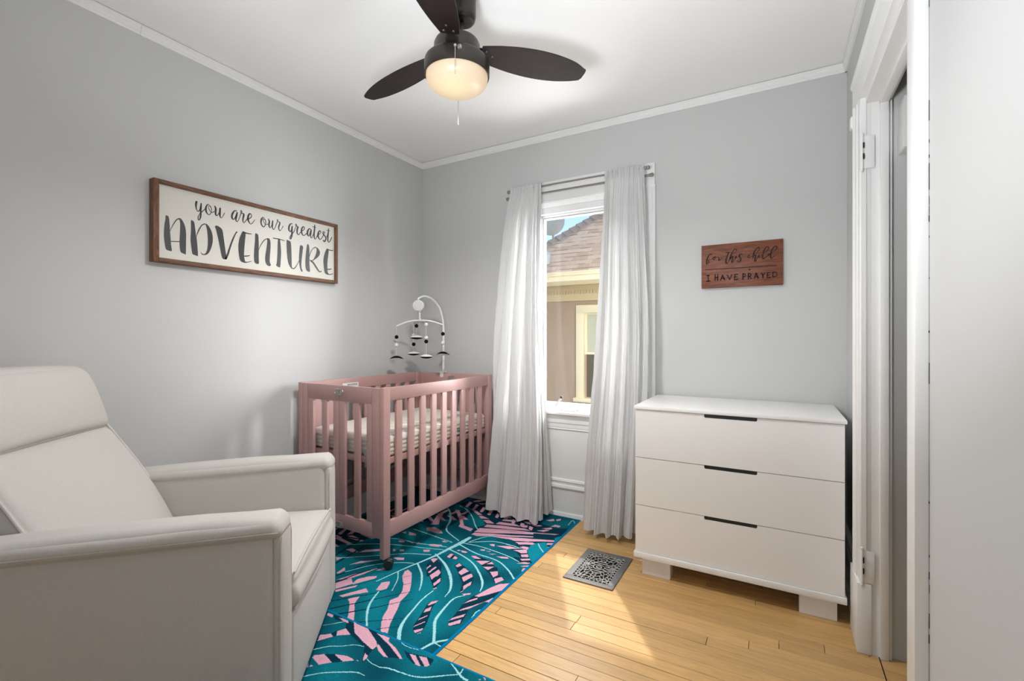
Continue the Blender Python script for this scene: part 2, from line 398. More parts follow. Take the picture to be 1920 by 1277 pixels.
# ------------------------------------------------------------------ window
w1 = struct_root('window_1', (-1.168, YB, 0.70), 'narrow white casement window between the curtains', 'window')
OFF = (-1.168, YB, 0.70)
m = MB()
for a, b in ((-1.675, -1.478), (-0.858, -0.661)):
    m.box(a, b, YB - 0.018, YB, 0.722, 2.172, bev=0.003)
m.box(-0.675, -0.655, YB - 0.026, YB, 0.722, 2.165, bev=0.004).box(-1.681, -1.661, YB - 0.026, YB, 0.722, 2.165, bev=0.004)
m.build('window_casing', M_trim, w1, OFF)
m = MB(); m.box(-1.677, -0.659, YB - 0.022, YB, 2.178, 2.313, bev=0.003); m.box(-1.683, -0.653, YB - 0.030, YB, 2.163, 2.178, bev=0.005)
m.build('window_head_board', M_trim, w1, OFF)
for px, pz in ((-0.668, 2.302), (-0.668, 2.196)):
    pass
m = MB(); m.prism([(YB - 0.020, 2.163), (YB - 0.016, 2.150), (YB - 0.004, 2.138), (YB + 0.012, 2.133), (YB + 0.012, 2.163)], 'x', WX0, WX1)
m.box(WX0, WX1, YB, YB + 0.10, 2.093, 2.135).box(WX0, -1.472, YB - 0.01, YB + 0.10, 0.70, 2.135).box(-0.864, WX1, YB - 0.01, YB + 0.10, 0.70, 2.135)
m.box(WX0, WX1, YB + 0.08, YB + 0.16, 0.64, 0.705)
m.build('window_jamb', M_vinyl, w1, OFF)
SY0, SY1 = YB + 0.036, YB + 0.075
sx0, sx1, sz0, sz1 = -1.470, -0.866, 0.715, 2.093
m = MB()
m.box(sx0, -1.444, SY0, SY1, sz0, sz1, bev=0.003).box(-0.892, sx1, SY0, SY1, sz0, sz1, bev=0.003)
m.box(-1.4445, -0.8915, SY0 + .0005, SY1, 2.066, sz1, bev=0.002).box(-1.4445, -0.8915, SY0 + .0005, SY1, sz0, 0.769, bev=0.002)
m.build('window_sash', M_vinyl, w1, OFF)
m = MB()
m.box(-1.452, -1.447, SY0 - 0.002, SY0 + 0.004, 0.765, 2.074).box(-0.889, -0.884, SY0 - 0.002, SY0 + 0.004, 0.765, 2.074)
m.box(-1.4468, -0.8892, SY0 - 0.002, SY0 + 0.004, 2.071, 2.0739).box(-1.4468, -0.8892, SY0 + 0.001, SY0 + 0.004, 0.7672, 0.7697)
m.build('sash_gasket', mat('grey_gasket', (0.22, 0.22, 0.22), 0.7), w1, OFF, smooth=False)
MB().box(-1.446, -0.890, YB + 0.058, YB + 0.062, 0.765, 2.070).build('window_glass', M_glass, w1, OFF, smooth=False)
m = MB(); m.prism([(YB + 0.05, 0.696), (YB - 0.044, 0.696), (YB - 0.052, 0.702), (YB - 0.052, 0.716), (YB - 0.046, 0.722), (YB + 0.05, 0.722)], 'x', -1.70, -0.63)
m.build('window_sill', M_trim, w1, OFF, angle=30)
m = MB(); m.prism([(YB, 0.590), (YB - 0.012, 0.590), (YB - 0.016, 0.597), (YB - 0.013, 0.604), (YB - 0.016, 0.608), (YB - 0.016, 0.632), (YB - 0.021, 0.640), (YB - 0.021, 0.664), (YB - 0.030, 0.676), (YB - 0.038, 0.696), (YB, 0.696)], 'x', -1.672, -0.664)
m.build('window_apron', M_trim, w1, OFF, angle=20)
m = MB(); m.box(-1.335, -1.19, YB - 0.016, YB + 0.034, 0.722, 0.744, bev=0.008, seg=3); m.lathe([(0.024, 0), (0.024, 0.012), (0.017, 0.022), (0.004, 0.026)], (-1.323, YB - 0.006, 0.722), 20)
ck = m.build('crank_housing', M_white_pl, w1, OFF)
MB().tube(catmull([(-1.345, YB + 0.002, 0.738), (-1.338, YB + 0.002, 0.752), (-1.313, YB + 0.004, 0.790), (-1.300, YB + 0.006, 0.797)], 5), [0.008] + [0.0062] * 15, 10).build('crank_arm', mat('grey_painted_metal', (0.42, 0.41, 0.39), 0.45), ck, OFF)
MB().ball((-1.298, YB + 0.004, 0.813), 0.0105).build('crank_knob', M_black, ck, OFF)

MB().box(-1.662, -0.674, YB - 0.008, YB, 0.255, 0.592).build('window_panel', M_trim, w1, OFF, smooth=False)
# the house's own eave above the window, outside
struct(MB().box(-4, 2, YB + 0.16, 3.62, 2.638, 2.76).build('roof_eave', M_trim, smooth=False))
# traced outlines: rug shapes in mm, lettering in 0.1 mm
VA=[[-1627,2345,15.9,-1632,2255,21.2,-1648,2141,14.3,-1659,2057,11.1,-1678,1973,8.1,-1704,1879,6.4,-1723,1783,4.6,-1741,1694,3.7],[-1659,2277,4.7,-1792,2344,6.7,-1844,2397,7.2,-1893,2502,9.4,-1978,2614,8.1,-2047,2677,6.1],[-2002,2757,6.1,-1913,2718,6.2,-1805,2630,5.6,-1705,2519,5.3,-1657,2475,5.1],[-1682,2239,4.5,-1792,2252,4.9,-1927,2267,5.2,-2010,2275,5.2],[-1672,2173,4.4,-1740,2158,4.7,-1857,2128,4.8,-1982,2118,4.7,-2072,2092,4.8],[-1666,2135,4.3,-1784,2098,4.5,-1954,2048,4.3,-2089,1984,4.8,-2201,1908,4.8],[-1688,2052,4.3,-1812,1999,4.5,-1880,1947,4.2,-2000,1853,3.9,-2105,1772,4.4],[-1704,1928,3.9,-1776,1897,3.9,-1881,1808,3.9,-1951,1682,3.9],[-1671,2072,5.7,-1553,2004,9.2,-1447,1913,10.4,-1375,1818,6.5,-1356,1750,2.0],[-1638,2158,5.9,-1518,2127,5.6,-1410,2075,6.2,-1301,1978,8.3,-1257,1918,6.5,-1239,1871,2.2],[-1624,2236,6.3,-1479,2192,5.6,-1336,2178,5.2,-1236,2125,6.0,-1153,2053,6.8],[-1616,2264,4.9,-1513,2275,4.5,-1389,2265,4.4,-1287,2247,4.0,-1220,2223,3.9],[-1596,2300,4.5,-1551,2401,4.7,-1511,2437,4.7],[-1598,2287,4.7,-1475,2369,4.4,-1373,2378,4.6,-1285,2370,4.2],[-1686,1938,6.4,-1596,1865,7.5,-1535,1793,5.6,-1497,1733,2.2],[-1712,1817,3.7,-1660,1757,3.4,-1611,1668,2.1],[-1661,1631,4.3,-1622,1540,6.8,-1570,1472,6.8,-1503,1408,4.6],[-1438,1766,3.1,-1434,1676,5.0,-1413,1588,5.7,-1395,1519,8.0,-1367,1461,11.1,-1321,1406,9.7],[-1281,1808,3.1,-1310,1761,5.2,-1300,1666,7.6,-1279,1585,8.8,-1235,1524,8.4,-1190,1464,7.4],[-1208,1411,7.0,-1190,1464,7.9,-1152,1508,5.7],[-1190,1464,4.2,-1147,1461,3.3],[-1151,1751,2.9,-1159,1719,3.8,-1151,1671,2.7],[-1226,2474,4.6,-1187,2425,4.5,-1142,2383,4.5],[-1180,2818,3.0,-1184,2905,2.9,-1145,2854,3.0]]
VB=[[-1663,1317,2.2,-1635,1345,2.3,-1605,1377,2.0],[-1566,1196,3.4,-1532,1236,2.9,-1487,1264,2.5,-1451,1293,2.5,-1410,1305,1.6],[-1473,1081,3.6,-1442,1116,3.2,-1390,1154,3.8,-1332,1187,3.4,-1308,1194,3.3,-1285,1195,1.5],[-1345,1260,1.6,-1318,1253,2.0,-1275,1251,2.7,-1241,1263,4.3,-1200,1268,3.8,-1163,1271,3.2],[-1212,1269,2.9,-1172,1270,3.1,-1132,1277,3.6,-1091,1295,4.3,-1056,1320,4.3,-1026,1344,3.6,-1000,1361,3.3],[-1054,1397,2.2,-1025,1384,3.1,-997,1368,5.3,-975,1359,6.1,-954,1356,6.9],[-998,1396,2.9,-993,1373,3.8],[-1297,1395,1.5,-1256,1388,1.6,-1206,1398,1.6]]
PA=[[-1893,2741,-1861,2745,-1763,2692,-1786,2673],[-1776,2665,-1757,2676,-1683,2654,-1733,2632],[-1707,2615,-1671,2636,-1611,2603,-1657,2583],[-1640,2523,-1646,2566,-1550,2597,-1402,2629,-1351,2619,-1468,2575,-1574,2543],[-1650,2427,-1654,2497,-1554,2526,-1431,2551,-1319,2593,-1311,2577,-1420,2531,-1524,2477],[-1647,2391,-1645,2419,-1555,2454,-1442,2492,-1299,2552,-1292,2540,-1431,2472,-1514,2446,-1569,2404,-1603,2385],[-1422,2446,-1349,2482,-1278,2512,-1268,2493,-1369,2439],[-1351,2431,-1294,2459,-1259,2474,-1247,2451,-1322,2409],[-1302,2387,-1259,2407,-1241,2389,-1272,2371],[-1315,2329,-1250,2375,-1230,2337,-1256,2317,-1280,2326],[-1251,2302,-1220,2325,-1199,2301,-1231,2279],[-1601,2603,-1596,2642,-1494,2664,-1437,2644,-1517,2621],[-1600,2689,-1533,2715,-1510,2691,-1589,2670],[-1630,2748,-1587,2759,-1556,2739,-1609,2721],[-1664,2788,-1610,2799,-1606,2775,-1655,2773],[-1431,2653,-1433,2675,-1399,2676,-1395,2650],[-1423,2704,-1416,2726,-1391,2734,-1384,2720],[-1982,2676,-1954,2678,-1909,2643,-1860,2592,-1811,2532,-1762,2477,-1684,2463,-1676,2424,-1729,2438,-1785,2446,-1803,2489,-1852,2546,-1916,2612],[-2026,2524,-2028,2582,-2002,2563,-1968,2492,-1919,2411,-1962,2380,-1988,2444],[-1954,2333,-1918,2365,-1852,2345,-1809,2315,-1846,2294,-1895,2299,-1925,2299],[-1778,2140,-1777,2155,-1753,2172,-1714,2182,-1699,2171,-1717,2151,-1761,2136],[-1748,2226,-1732,2235,-1705,2230,-1722,2216],[-1597,2173,-1582,2181,-1572,2173,-1584,2165],[-1573,2178,-1545,2184,-1525,2178,-1532,2165,-1557,2164],[-1594,2073,-1601,2117,-1581,2120,-1572,2073],[-1555,2074,-1563,2108,-1536,2097,-1533,2078],[-1486,2152,-1463,2165,-1415,2149,-1447,2135],[-1427,2118,-1359,2156,-1375,2094],[-1357,2116,-1347,2151,-1323,2132],[-1358,2080,-1306,2110,-1320,2064],[-1298,2053,-1266,2079,-1243,2044,-1260,2023],[-1493,2016,-1493,2052,-1464,2036,-1475,2010],[-1437,1970,-1440,2018,-1398,2004,-1412,1963],[-1388,1951,-1374,1987,-1349,1973],[-1475,2327,-1446,2343,-1434,2317,-1454,2315],[-1429,2329,-1366,2360,-1293,2364,-1348,2328],[-1485,2241,-1460,2257,-1451,2242,-1472,2235],[-1445,2246,-1413,2255,-1423,2245],[-1410,2225,-1375,2241,-1389,2224],[-1359,2215,-1301,2240,-1285,2227,-1320,2212],[-1223,2201,-1192,2235,-1157,2242,-1170,2223],[-1191,2183,-1146,2221,-1144,2202,-1173,2186],[-1165,2171,-1142,2184,-1140,2139,-1159,2139],[-1652,2007,-1648,2026,-1624,2035,-1616,1986],[-1612,1925,-1614,1958,-1603,1949,-1601,1912],[-1576,1892,-1580,1958,-1569,1957,-1564,1887],[-1540,1868,-1540,1935,-1513,1916,-1506,1882,-1537,1865],[-1546,1870,-1545,1942,-1516,1922,-1511,1842],[-1481,1818,-1482,1876,-1462,1849,-1462,1800],[-1450,1779,-1445,1796,-1438,1794,-1443,1776],[-1433,1965,-1436,2022,-1396,2004,-1409,1952],[-1392,1935,-1371,1991,-1347,1970,-1358,1904],[-1337,1871,-1326,1926,-1313,1901,-1315,1840],[-1318,1816,-1315,1840,-1311,1828],[-1296,2051,-1268,2076,-1245,2045,-1253,2014],[-1242,2004,-1218,2038,-1192,2019,-1212,1970],[-1356,2079,-1309,2111,-1316,2063],[-1302,1810,-1269,1836,-1264,1824,-1287,1807],[-1238,1824,-1217,1908,-1193,1973,-1145,2011,-1142,1946,-1190,1866,-1216,1829],[-1248,1746,-1240,1783,-1216,1822,-1213,1805],[-1234,1687,-1228,1713,-1201,1756,-1173,1807,-1143,1885,-1142,1817,-1173,1807,-1202,1728],[-1227,1611,-1223,1638,-1193,1687,-1189,1664],[-1218,1592,-1185,1646,-1175,1619,-1204,1582],[-1383,1660,-1385,1686,-1364,1712,-1362,1692,-1376,1657],[-1360,1602,-1369,1627,-1358,1656,-1345,1630],[-1345,1544,-1347,1561,-1332,1596,-1329,1590],[-1329,1502,-1330,1513,-1312,1558,-1309,1552],[-1313,1485,-1288,1517,-1284,1504,-1297,1474],[-1290,1472,-1278,1493,-1277,1485],[-1662,1794,-1686,1838,-1683,1860,-1643,1843,-1620,1817,-1573,1761,-1533,1706,-1524,1678,-1512,1621,-1473,1553,-1435,1478,-1394,1417,-1426,1412,-1470,1458,-1497,1497,-1517,1542,-1560,1602,-1546,1641,-1564,1688,-1601,1736],[-1682,1634,-1709,1698,-1683,1726,-1666,1708,-1646,1667,-1662,1641],[-1905,1582,-1875,1654,-1824,1619,-1861,1545],[-1824,1619,-1830,1656,-1775,1729,-1768,1705,-1796,1662,-1817,1618],[-1855,1540,-1797,1625,-1789,1603,-1837,1525],[-1797,1511,-1735,1621,-1700,1603,-1740,1559,-1771,1513],[-1739,1512,-1709,1561,-1691,1520,-1676,1497,-1631,1456,-1581,1408,-1619,1407,-1666,1458,-1712,1500],[-1982,1649,-1994,1715,-1964,1691,-1968,1649],[-1927,1603,-1900,1672,-1832,1799,-1851,1716,-1870,1658,-1873,1653],[-1867,1551,-1896,1577,-1876,1651,-1827,1616,-1846,1584],[-1827,1616,-1839,1661,-1812,1706,-1776,1731,-1767,1717,-1795,1664,-1819,1617],[-2157,1862,-2132,1891,-2069,1878,-2082,1856],[-2062,1872,-2055,1915,-1978,1969,-1966,1951,-2009,1912],[-1993,1745,-1972,1805,-1886,1872,-1899,1855,-1955,1788],[-1823,1771,-1806,1822,-1785,1801],[-2130,1769,-2089,1783,-2093,1745],[-2357,1963,-2311,1967,-2299,1947,-2318,1930],[-2290,1979,-2193,1991,-2189,1977,-2275,1976],[-1973,2094,-1969,2107,-1940,2113,-1929,2098,-1956,2088],[-1907,2121,-1883,2129,-1875,2113],[-1924,1999,-1911,2007,-1895,1987,-1906,1980],[-1888,2015,-1865,2028,-1852,2011,-1873,1999],[-1848,1920,-1835,1932,-1793,1951,-1779,1932,-1809,1915],[-2040,2200,-2028,2224,-2008,2196],[-2005,2226,-1951,2228,-1931,2205,-1976,2191],[-1765,2079,-1732,2098,-1719,2075,-1748,2059],[-1859,2126,-1858,2143,-1824,2133,-1846,2115],[-1777,2141,-1764,2168,-1744,2143],[-1750,2162,-1703,2177,-1726,2151],[-1746,2224,-1708,2232,-1725,2213],[-1617,2509,-1399,2566,-1191,2638,-1174,2658,-1293,2612,-1486,2561],[-1600,2416,-1430,2464,-1163,2564,-1155,2546,-1283,2480,-1427,2438],[-1359,2430,-1273,2459,-1188,2488,-1183,2478,-1321,2413],[-1297,2401,-1258,2404,-1245,2374,-1262,2377],[-1305,2340,-1240,2359,-1228,2336,-1263,2328],[-1249,2301,-1214,2320,-1200,2294,-1225,2286],[-1229,2255,-1183,2286,-1174,2269,-1212,2242],[-1186,2508,-1148,2530,-1145,2500,-1177,2488],[-1169,2454,-1148,2473,-1141,2434,-1154,2438],[-1416,2451,-1346,2470,-1290,2492,-1285,2472,-1367,2445],[-1425,2711,-1369,2754,-1370,2718,-1402,2708],[-1437,2665,-1428,2677,-1406,2682,-1400,2647,-1422,2642],[-1319,2641,-1270,2684,-1250,2680,-1274,2644],[-1303,2687,-1260,2727,-1243,2714,-1256,2692],[-1268,2737,-1256,2783,-1215,2783,-1218,2750,-1235,2756],[-1338,2817,-1307,2868,-1285,2839,-1308,2817],[-1286,2863,-1264,2895,-1254,2865,-1271,2842]]
PB=[[-1709,1373,-1718,1387,-1686,1387,-1673,1373],[-1652,1388,-1600,1392,-1578,1378,-1607,1378,-1625,1381],[-1558,1298,-1578,1318,-1563,1350,-1514,1331],[-1596,1238,-1620,1267,-1589,1296,-1565,1287],[-1567,1396,-1479,1393,-1387,1351,-1367,1332,-1366,1308,-1434,1324,-1509,1348],[-1367,1332,-1369,1343,-1282,1305,-1300,1301,-1340,1314],[-1431,1392,-1359,1393,-1349,1376,-1290,1359,-1223,1324,-1240,1323,-1317,1356],[-1531,1164,-1534,1176,-1508,1199,-1444,1182,-1475,1150],[-1473,1217,-1430,1233,-1396,1235,-1381,1230,-1413,1206],[-1378,1237,-1372,1239,-1356,1233],[-1376,1280,-1356,1275,-1347,1259,-1349,1246,-1358,1253],[-1504,1117,-1520,1138,-1499,1123],[-1496,1125,-1503,1136,-1487,1136],[-1225,1361,-1199,1366,-1142,1330,-1163,1327],[-1184,1369,-1154,1378,-1117,1350,-1125,1335],[-912,1398,-906,1400,-895,1390,-899,1387],[-919,1381,-916,1386,-912,1380,-915,1378]]
NA=[[-1905,2755,-1782,2811,-1641,2835,-1479,2721,-1359,2671,-1149,2259,-1221,2210,-1277,2262,-1233,2269,-1309,2332,-1348,2328,-1279,2368,-1357,2418,-1431,2457,-1516,2450,-1567,2400,-1654,2392,-1688,2484,-1647,2553,-1707,2615,-1800,2678],[-1612,1922,-1572,1973,-1513,1924,-1456,1845,-1443,1776,-1507,1832],[-1495,2017,-1453,2040,-1350,1981,-1307,1905,-1317,1812,-1357,1892],[-1362,2083,-1291,2114,-1236,2046,-1187,2022,-1209,1964,-1262,2014],[-1369,1713,-1350,1651,-1294,1543,-1281,1503,-1291,1469,-1316,1483,-1337,1512,-1370,1613,-1391,1669],[-1245,1820,-1182,1992,-1145,2017,-1141,1814,-1173,1807,-1202,1728,-1180,1662,-1169,1614,-1201,1578,-1219,1591,-1236,1689,-1250,1749],[-1598,2067,-1606,2123,-1539,2104,-1528,2077,-1570,2070],[-1497,2013,-1497,2057,-1397,2008,-1346,1974,-1399,1944],[-1490,2154,-1462,2170,-1361,2159,-1288,2100,-1238,2036,-1265,2020,-1369,2086,-1427,2118],[-1634,1951,-1649,2033,-1564,1991,-1493,1890,-1554,1855],[-1787,2145,-1756,2177,-1705,2182,-1695,2164,-1758,2133],[-1409,2760,-1234,2734,-1159,2761,-1136,2590,-1124,2467,-1128,2429,-1127,2226,-1175,2231,-1257,2296,-1346,2418,-1368,2598]]
NB=[[-1600,1392,-1562,1392,-1508,1349,-1365,1307,-1356,1277,-1347,1247,-1341,1235,-1404,1303,-1510,1329,-1568,1352],[-1479,1393,-1434,1393,-1317,1356,-1240,1323,-1282,1305,-1382,1349],[-1589,1298,-1583,1320,-1557,1298,-1563,1286],[-1507,1199,-1472,1219,-1413,1206,-1443,1181],[-1692,1391,-1641,1394,-1607,1378,-1649,1369],[-1258,1367,-1230,1363,-1188,1374,-1147,1382,-1122,1381,-1113,1348,-1144,1331,-1177,1327,-1219,1341]]
LA=[[-1744,1421,6.3,-1556,1668,3.2,-1524,1707,2.1],[-1686,1400,7.0,-1585,1515,4.5,-1507,1616,2.7,-1472,1660,1.6],[-1566,1403,4.0,-1445,1499,2.3,-1411,1528,1.6],[-1453,1415,3.2,-1376,1485,1.3],[-1793,1461,5.6,-1675,1600,3.9,-1632,1675,2.4],[-1855,1540,2.9,-1797,1625,2.9,-1757,1711,2.6],[-2149,1785,8.6,-2170,1910,9.4,-2194,2034,8.5],[-2071,1722,8.2,-2089,1886,8.2,-2095,1973,6.5],[-1908,1585,6.1,-1881,1699,6.3,-1831,1808,4.1],[-1961,1629,6.3,-1938,1706,5.5,-1933,1792,4.4],[-1651,1790,2.2,-1626,1828,2.0],[-1601,1737,2.3,-1578,1764,1.6],[-2371,1978,10.5,-2257,1987,9.9,-2165,2007,8.2]]
TA=[[-1245,2374,-1257,2430,-1238,2479,-1196,2516,-1159,2460,-1132,2438,-1131,2379,-1137,2296,-1135,2248,-1164,2259,-1219,2329],[-1174,2595,-1155,2633,-1140,2728,-1137,2804,-1119,2600,-1122,2532,-1153,2547]]
BP=[[11120,18020,11180,18030,11240,18000,11270,17860,11290,17620,11300,17400,11310,17260,11330,16960,11350,16680,11380,16390,11310,16370,11200,16390,11130,16440,11090,16640,11060,16910,11050,17180,11070,17570,11110,17830],[11650,18010,11740,18030,11840,17940,11950,17700,12000,17370,12000,16940,11990,16340,11920,16330,11810,16360,11740,16470,11710,16890,11730,17320,11740,17710,11720,17910,11670,17980],[12220,18020,12300,18030,12370,17960,12410,17680,12450,17340,12480,17200,12510,16880,12540,16340,12460,16330,12330,16360,12270,16440,12220,16830,12200,17120,12220,17560],[12820,18000,12960,18000,13100,17850,13210,17610,13250,17310,13220,17010,13120,16690,13000,16490,12870,16420,12730,16420,12670,16500,12670,16550,12710,16490,12800,16460,12890,16510,12960,16670,13000,16970,13000,17330,12960,17730,12900,17950,12860,17980],[13350,17960,13410,18020,13530,18010,13680,17920,13740,17790,13790,17460,13870,16870,13920,16550,13940,16400,13850,16340,13740,16370,13680,16500,13610,16860,13520,17320,13410,17780],[14790,18000,14870,18000,14950,17910,14930,17670,14890,17220,14860,16770,14890,16510,14940,16360,15000,16330,14850,16310,14670,16380,14600,16590,14560,16930,14560,17280,14630,17640,14720,17870],[15490,18010,15590,18020,15660,17960,15680,17730,15690,17450,15690,17060,15690,16670,15700,16400,15630,16350,15510,16360,15430,16460,15410,16760,15430,17180,15470,17610],[16170,17880,16310,17890,16380,17740,16390,17490,16370,17110,16340,16760,16350,16540,16410,16400,16350,16330,16230,16330,16130,16420,16070,16610,16070,16870,16130,17220,16180,17590,16190,17770],[16850,17960,16960,17970,17010,17620,17040,17280,17030,16930,16990,16390,16940,16330,16800,16370,16720,16430,16750,16480,16780,16680,16810,17130,16820,17560],[17390,17970,17480,18010,17610,17980,17670,17900,17700,17550,17720,17070,17730,16560,17760,16360,17680,16390,17540,16570,17460,16850,17410,17260],[18280,17820,18380,17860,18490,17810,18470,17580,18420,17180,18380,16800,18390,16500,18470,16300,18380,16270,18300,16400,18230,16720,18210,17020,18230,17390],[18790,18000,18870,17990,18920,17870,18940,17500,18940,17130,18940,16820,18980,16380,18910,16320,18790,16350,18690,16450,18650,16780,18670,17210,18720,17650],[19360,17930,19530,17900,19650,17780,19710,17630,19650,17440,19510,17280,19320,17140,19200,17050,19030,17010,18940,17020,18980,17060,19140,17070,19250,17180,19360,17380,19430,17580,19460,17780,19410,17890],[20220,17970,20340,17950,20360,17790,20320,17470,20270,17070,20270,16680,20300,16460,20400,16330,20320,16300,20150,16330,20050,16430,19990,16780,19960,17160,20010,17480,20100,17750]]
BS=[[11300,17320,10,11450,17680,21,11580,17910,25,11690,18000,25],[11330,16830,21,11710,16890,21],[12460,17260,10,12570,17600,30,12710,17880,25,12850,17990,26],[13900,16390,50,14000,16640,50,14130,17090,46,14270,17490,41,14400,17790,30,14470,17900,35],[14850,17970,30,15030,17940,31,15270,17950,21],[14880,16670,31,15030,16700,31,15170,16750,21],[14940,16350,30,15090,16380,20,15270,16450,16],[15680,17120,10,15790,17400,20,15950,17670,25,16100,17820,21,16220,17870,25],[16550,17960,26,16890,17970,30,17260,17940,20],[17730,16400,30,17830,16370,30,17960,16460,30,18130,16740,20,18220,16910,20],[18950,17290,16,19030,17550,25,19180,17790,21,19370,17920,30],[19030,17020,45,19210,16920,60,19400,16700,60,19540,16530,55,19670,16420,40,19810,16460,31],[20260,17940,36,20450,17910,31,20710,17930,26],[20290,16650,36,20450,16670,35,20570,16720,26],[20320,16330,30,20490,16340,30,20690,16420,20]]
SC_=[[12470,19010,41,12450,18890,41,12450,18760,31,12480,18620,21,12540,18550,15,12600,18600,20,12640,18710,20,12670,18820,25],[12690,18980,26,12680,18800,35,12670,18600,31,12670,18420,35,12650,18260,31,12610,18150,20,12570,18130,21,12540,18210,20,12570,18340,15,12630,18460,12,12720,18570,20,12790,18650,16,12870,18750,16],[13070,19030,10,12990,19000,21,12930,18890,31,12910,18750,41,12930,18620,35,13000,18520,21,13070,18510,16,13140,18580,15,13180,18710,12,13170,18860,17,13110,18960,21,13060,18960,12,13030,18890,12,13070,18780,15,13140,18670,15,13220,18660,15,13310,18720,15],[13350,19000,30,13390,18890,41,13380,18730,41,13390,18590,36,13440,18540,20,13500,18610,15,13550,18720,12,13590,18860,15],[13610,18960,35,13600,18790,40,13590,18630,41,13620,18500,21,13660,18480,15,13730,18550,12,13800,18700,16,13840,18790,10],[14460,19020,20,14360,19020,21,14260,18870,41,14210,18700,41,14230,18580,41,14300,18540,21,14360,18610,20,14440,18810,20],[14490,18940,31,14450,18740,41,14420,18550,31,14460,18460,20,14530,18510,15,14620,18720,16,14710,19000,20,14760,19050,12,14710,19110,20,14680,19040,16,14720,18970,16,14820,18960,31,14850,18900,41,14810,18730,36,14800,18580,31,14840,18480,16,14910,18540,16,15050,18750,20],[15080,18740,20,15190,18800,20,15270,18910,20,15250,19030,20,15170,19040,31,15100,18920,41,15080,18750,45,15130,18580,31,15230,18490,16,15340,18590,16,15460,18780,12],[16020,19000,10,15930,19010,20,15840,18870,41,15820,18690,36,15880,18540,31,15980,18490,21,16070,18620,20,16100,18790,21,16050,18930,21,15960,18930,21,15950,18850,16,16020,18700,15,16120,18650,15,16240,18710,15],[16260,18990,25,16310,18880,40,16290,18680,41,16320,18550,31,16380,18530,15,16450,18660,15,16500,18800,21],[16520,18940,31,16500,18750,40,16500,18570,31,16560,18460,21,16640,18540,16,16740,18800,20,16830,19010,15,16860,19070,12,16820,19090,12,16790,19030,20,16850,18970,12,16950,18960,30,16950,18860,36,16890,18670,36,16910,18520,26,16970,18480,20,17060,18570,12,17160,18770,20],[17760,19040,20,17660,19020,30,17560,18860,45,17540,18650,45,17630,18550,25,17710,18680,21,17740,18870,25],[17760,18890,30,17740,18660,45,17740,18360,41,17680,18140,25,17620,18130,30,17630,18250,25,17730,18420,20,17880,18610,21,18010,18950,16,18050,19040,20,18010,19080,21,17990,19010,21,18090,18960,30,18140,18920,45,18090,18760,45,18090,18550,36,18180,18470,20,18280,18590,20,18400,18740,20,18520,18820,20,18590,18950,26,18520,19030,26,18420,18920,41,18380,18730,45,18440,18550,36,18540,18490,20,18680,18600,21,18790,18720,20],[19030,18970,25,18930,18990,26,18820,18820,50,18800,18630,50,18890,18530,26,18980,18720,26,19030,18890,25],[19070,18940,31,19030,18730,45,19020,18510,31,19090,18450,20,19180,18610,20,19270,18830,20],[19320,19290,31,19310,19070,41,19270,18750,45,19290,18500,36,19360,18430,20,19470,18600,20,19570,18750,25,19710,18830,16,19770,18960,25,19690,19020,26,19590,18870,45,19560,18680,50,19640,18500,31,19750,18490,20,19880,18640,21,20030,18930,20,20020,19010,25,19940,18970,26,19950,18850,36,20110,18720,36,20150,18570,40,20050,18400,36,19960,18440,40],[20150,18610,21,20260,18840,16,20320,19020,30],[19170,19170,20,19400,19160,15],[20360,19280,26,20340,19050,36,20300,18720,45,20320,18470,35,20400,18420,20,20510,18570,25,20600,18760,26],[20220,19160,15,20450,19170,16]]
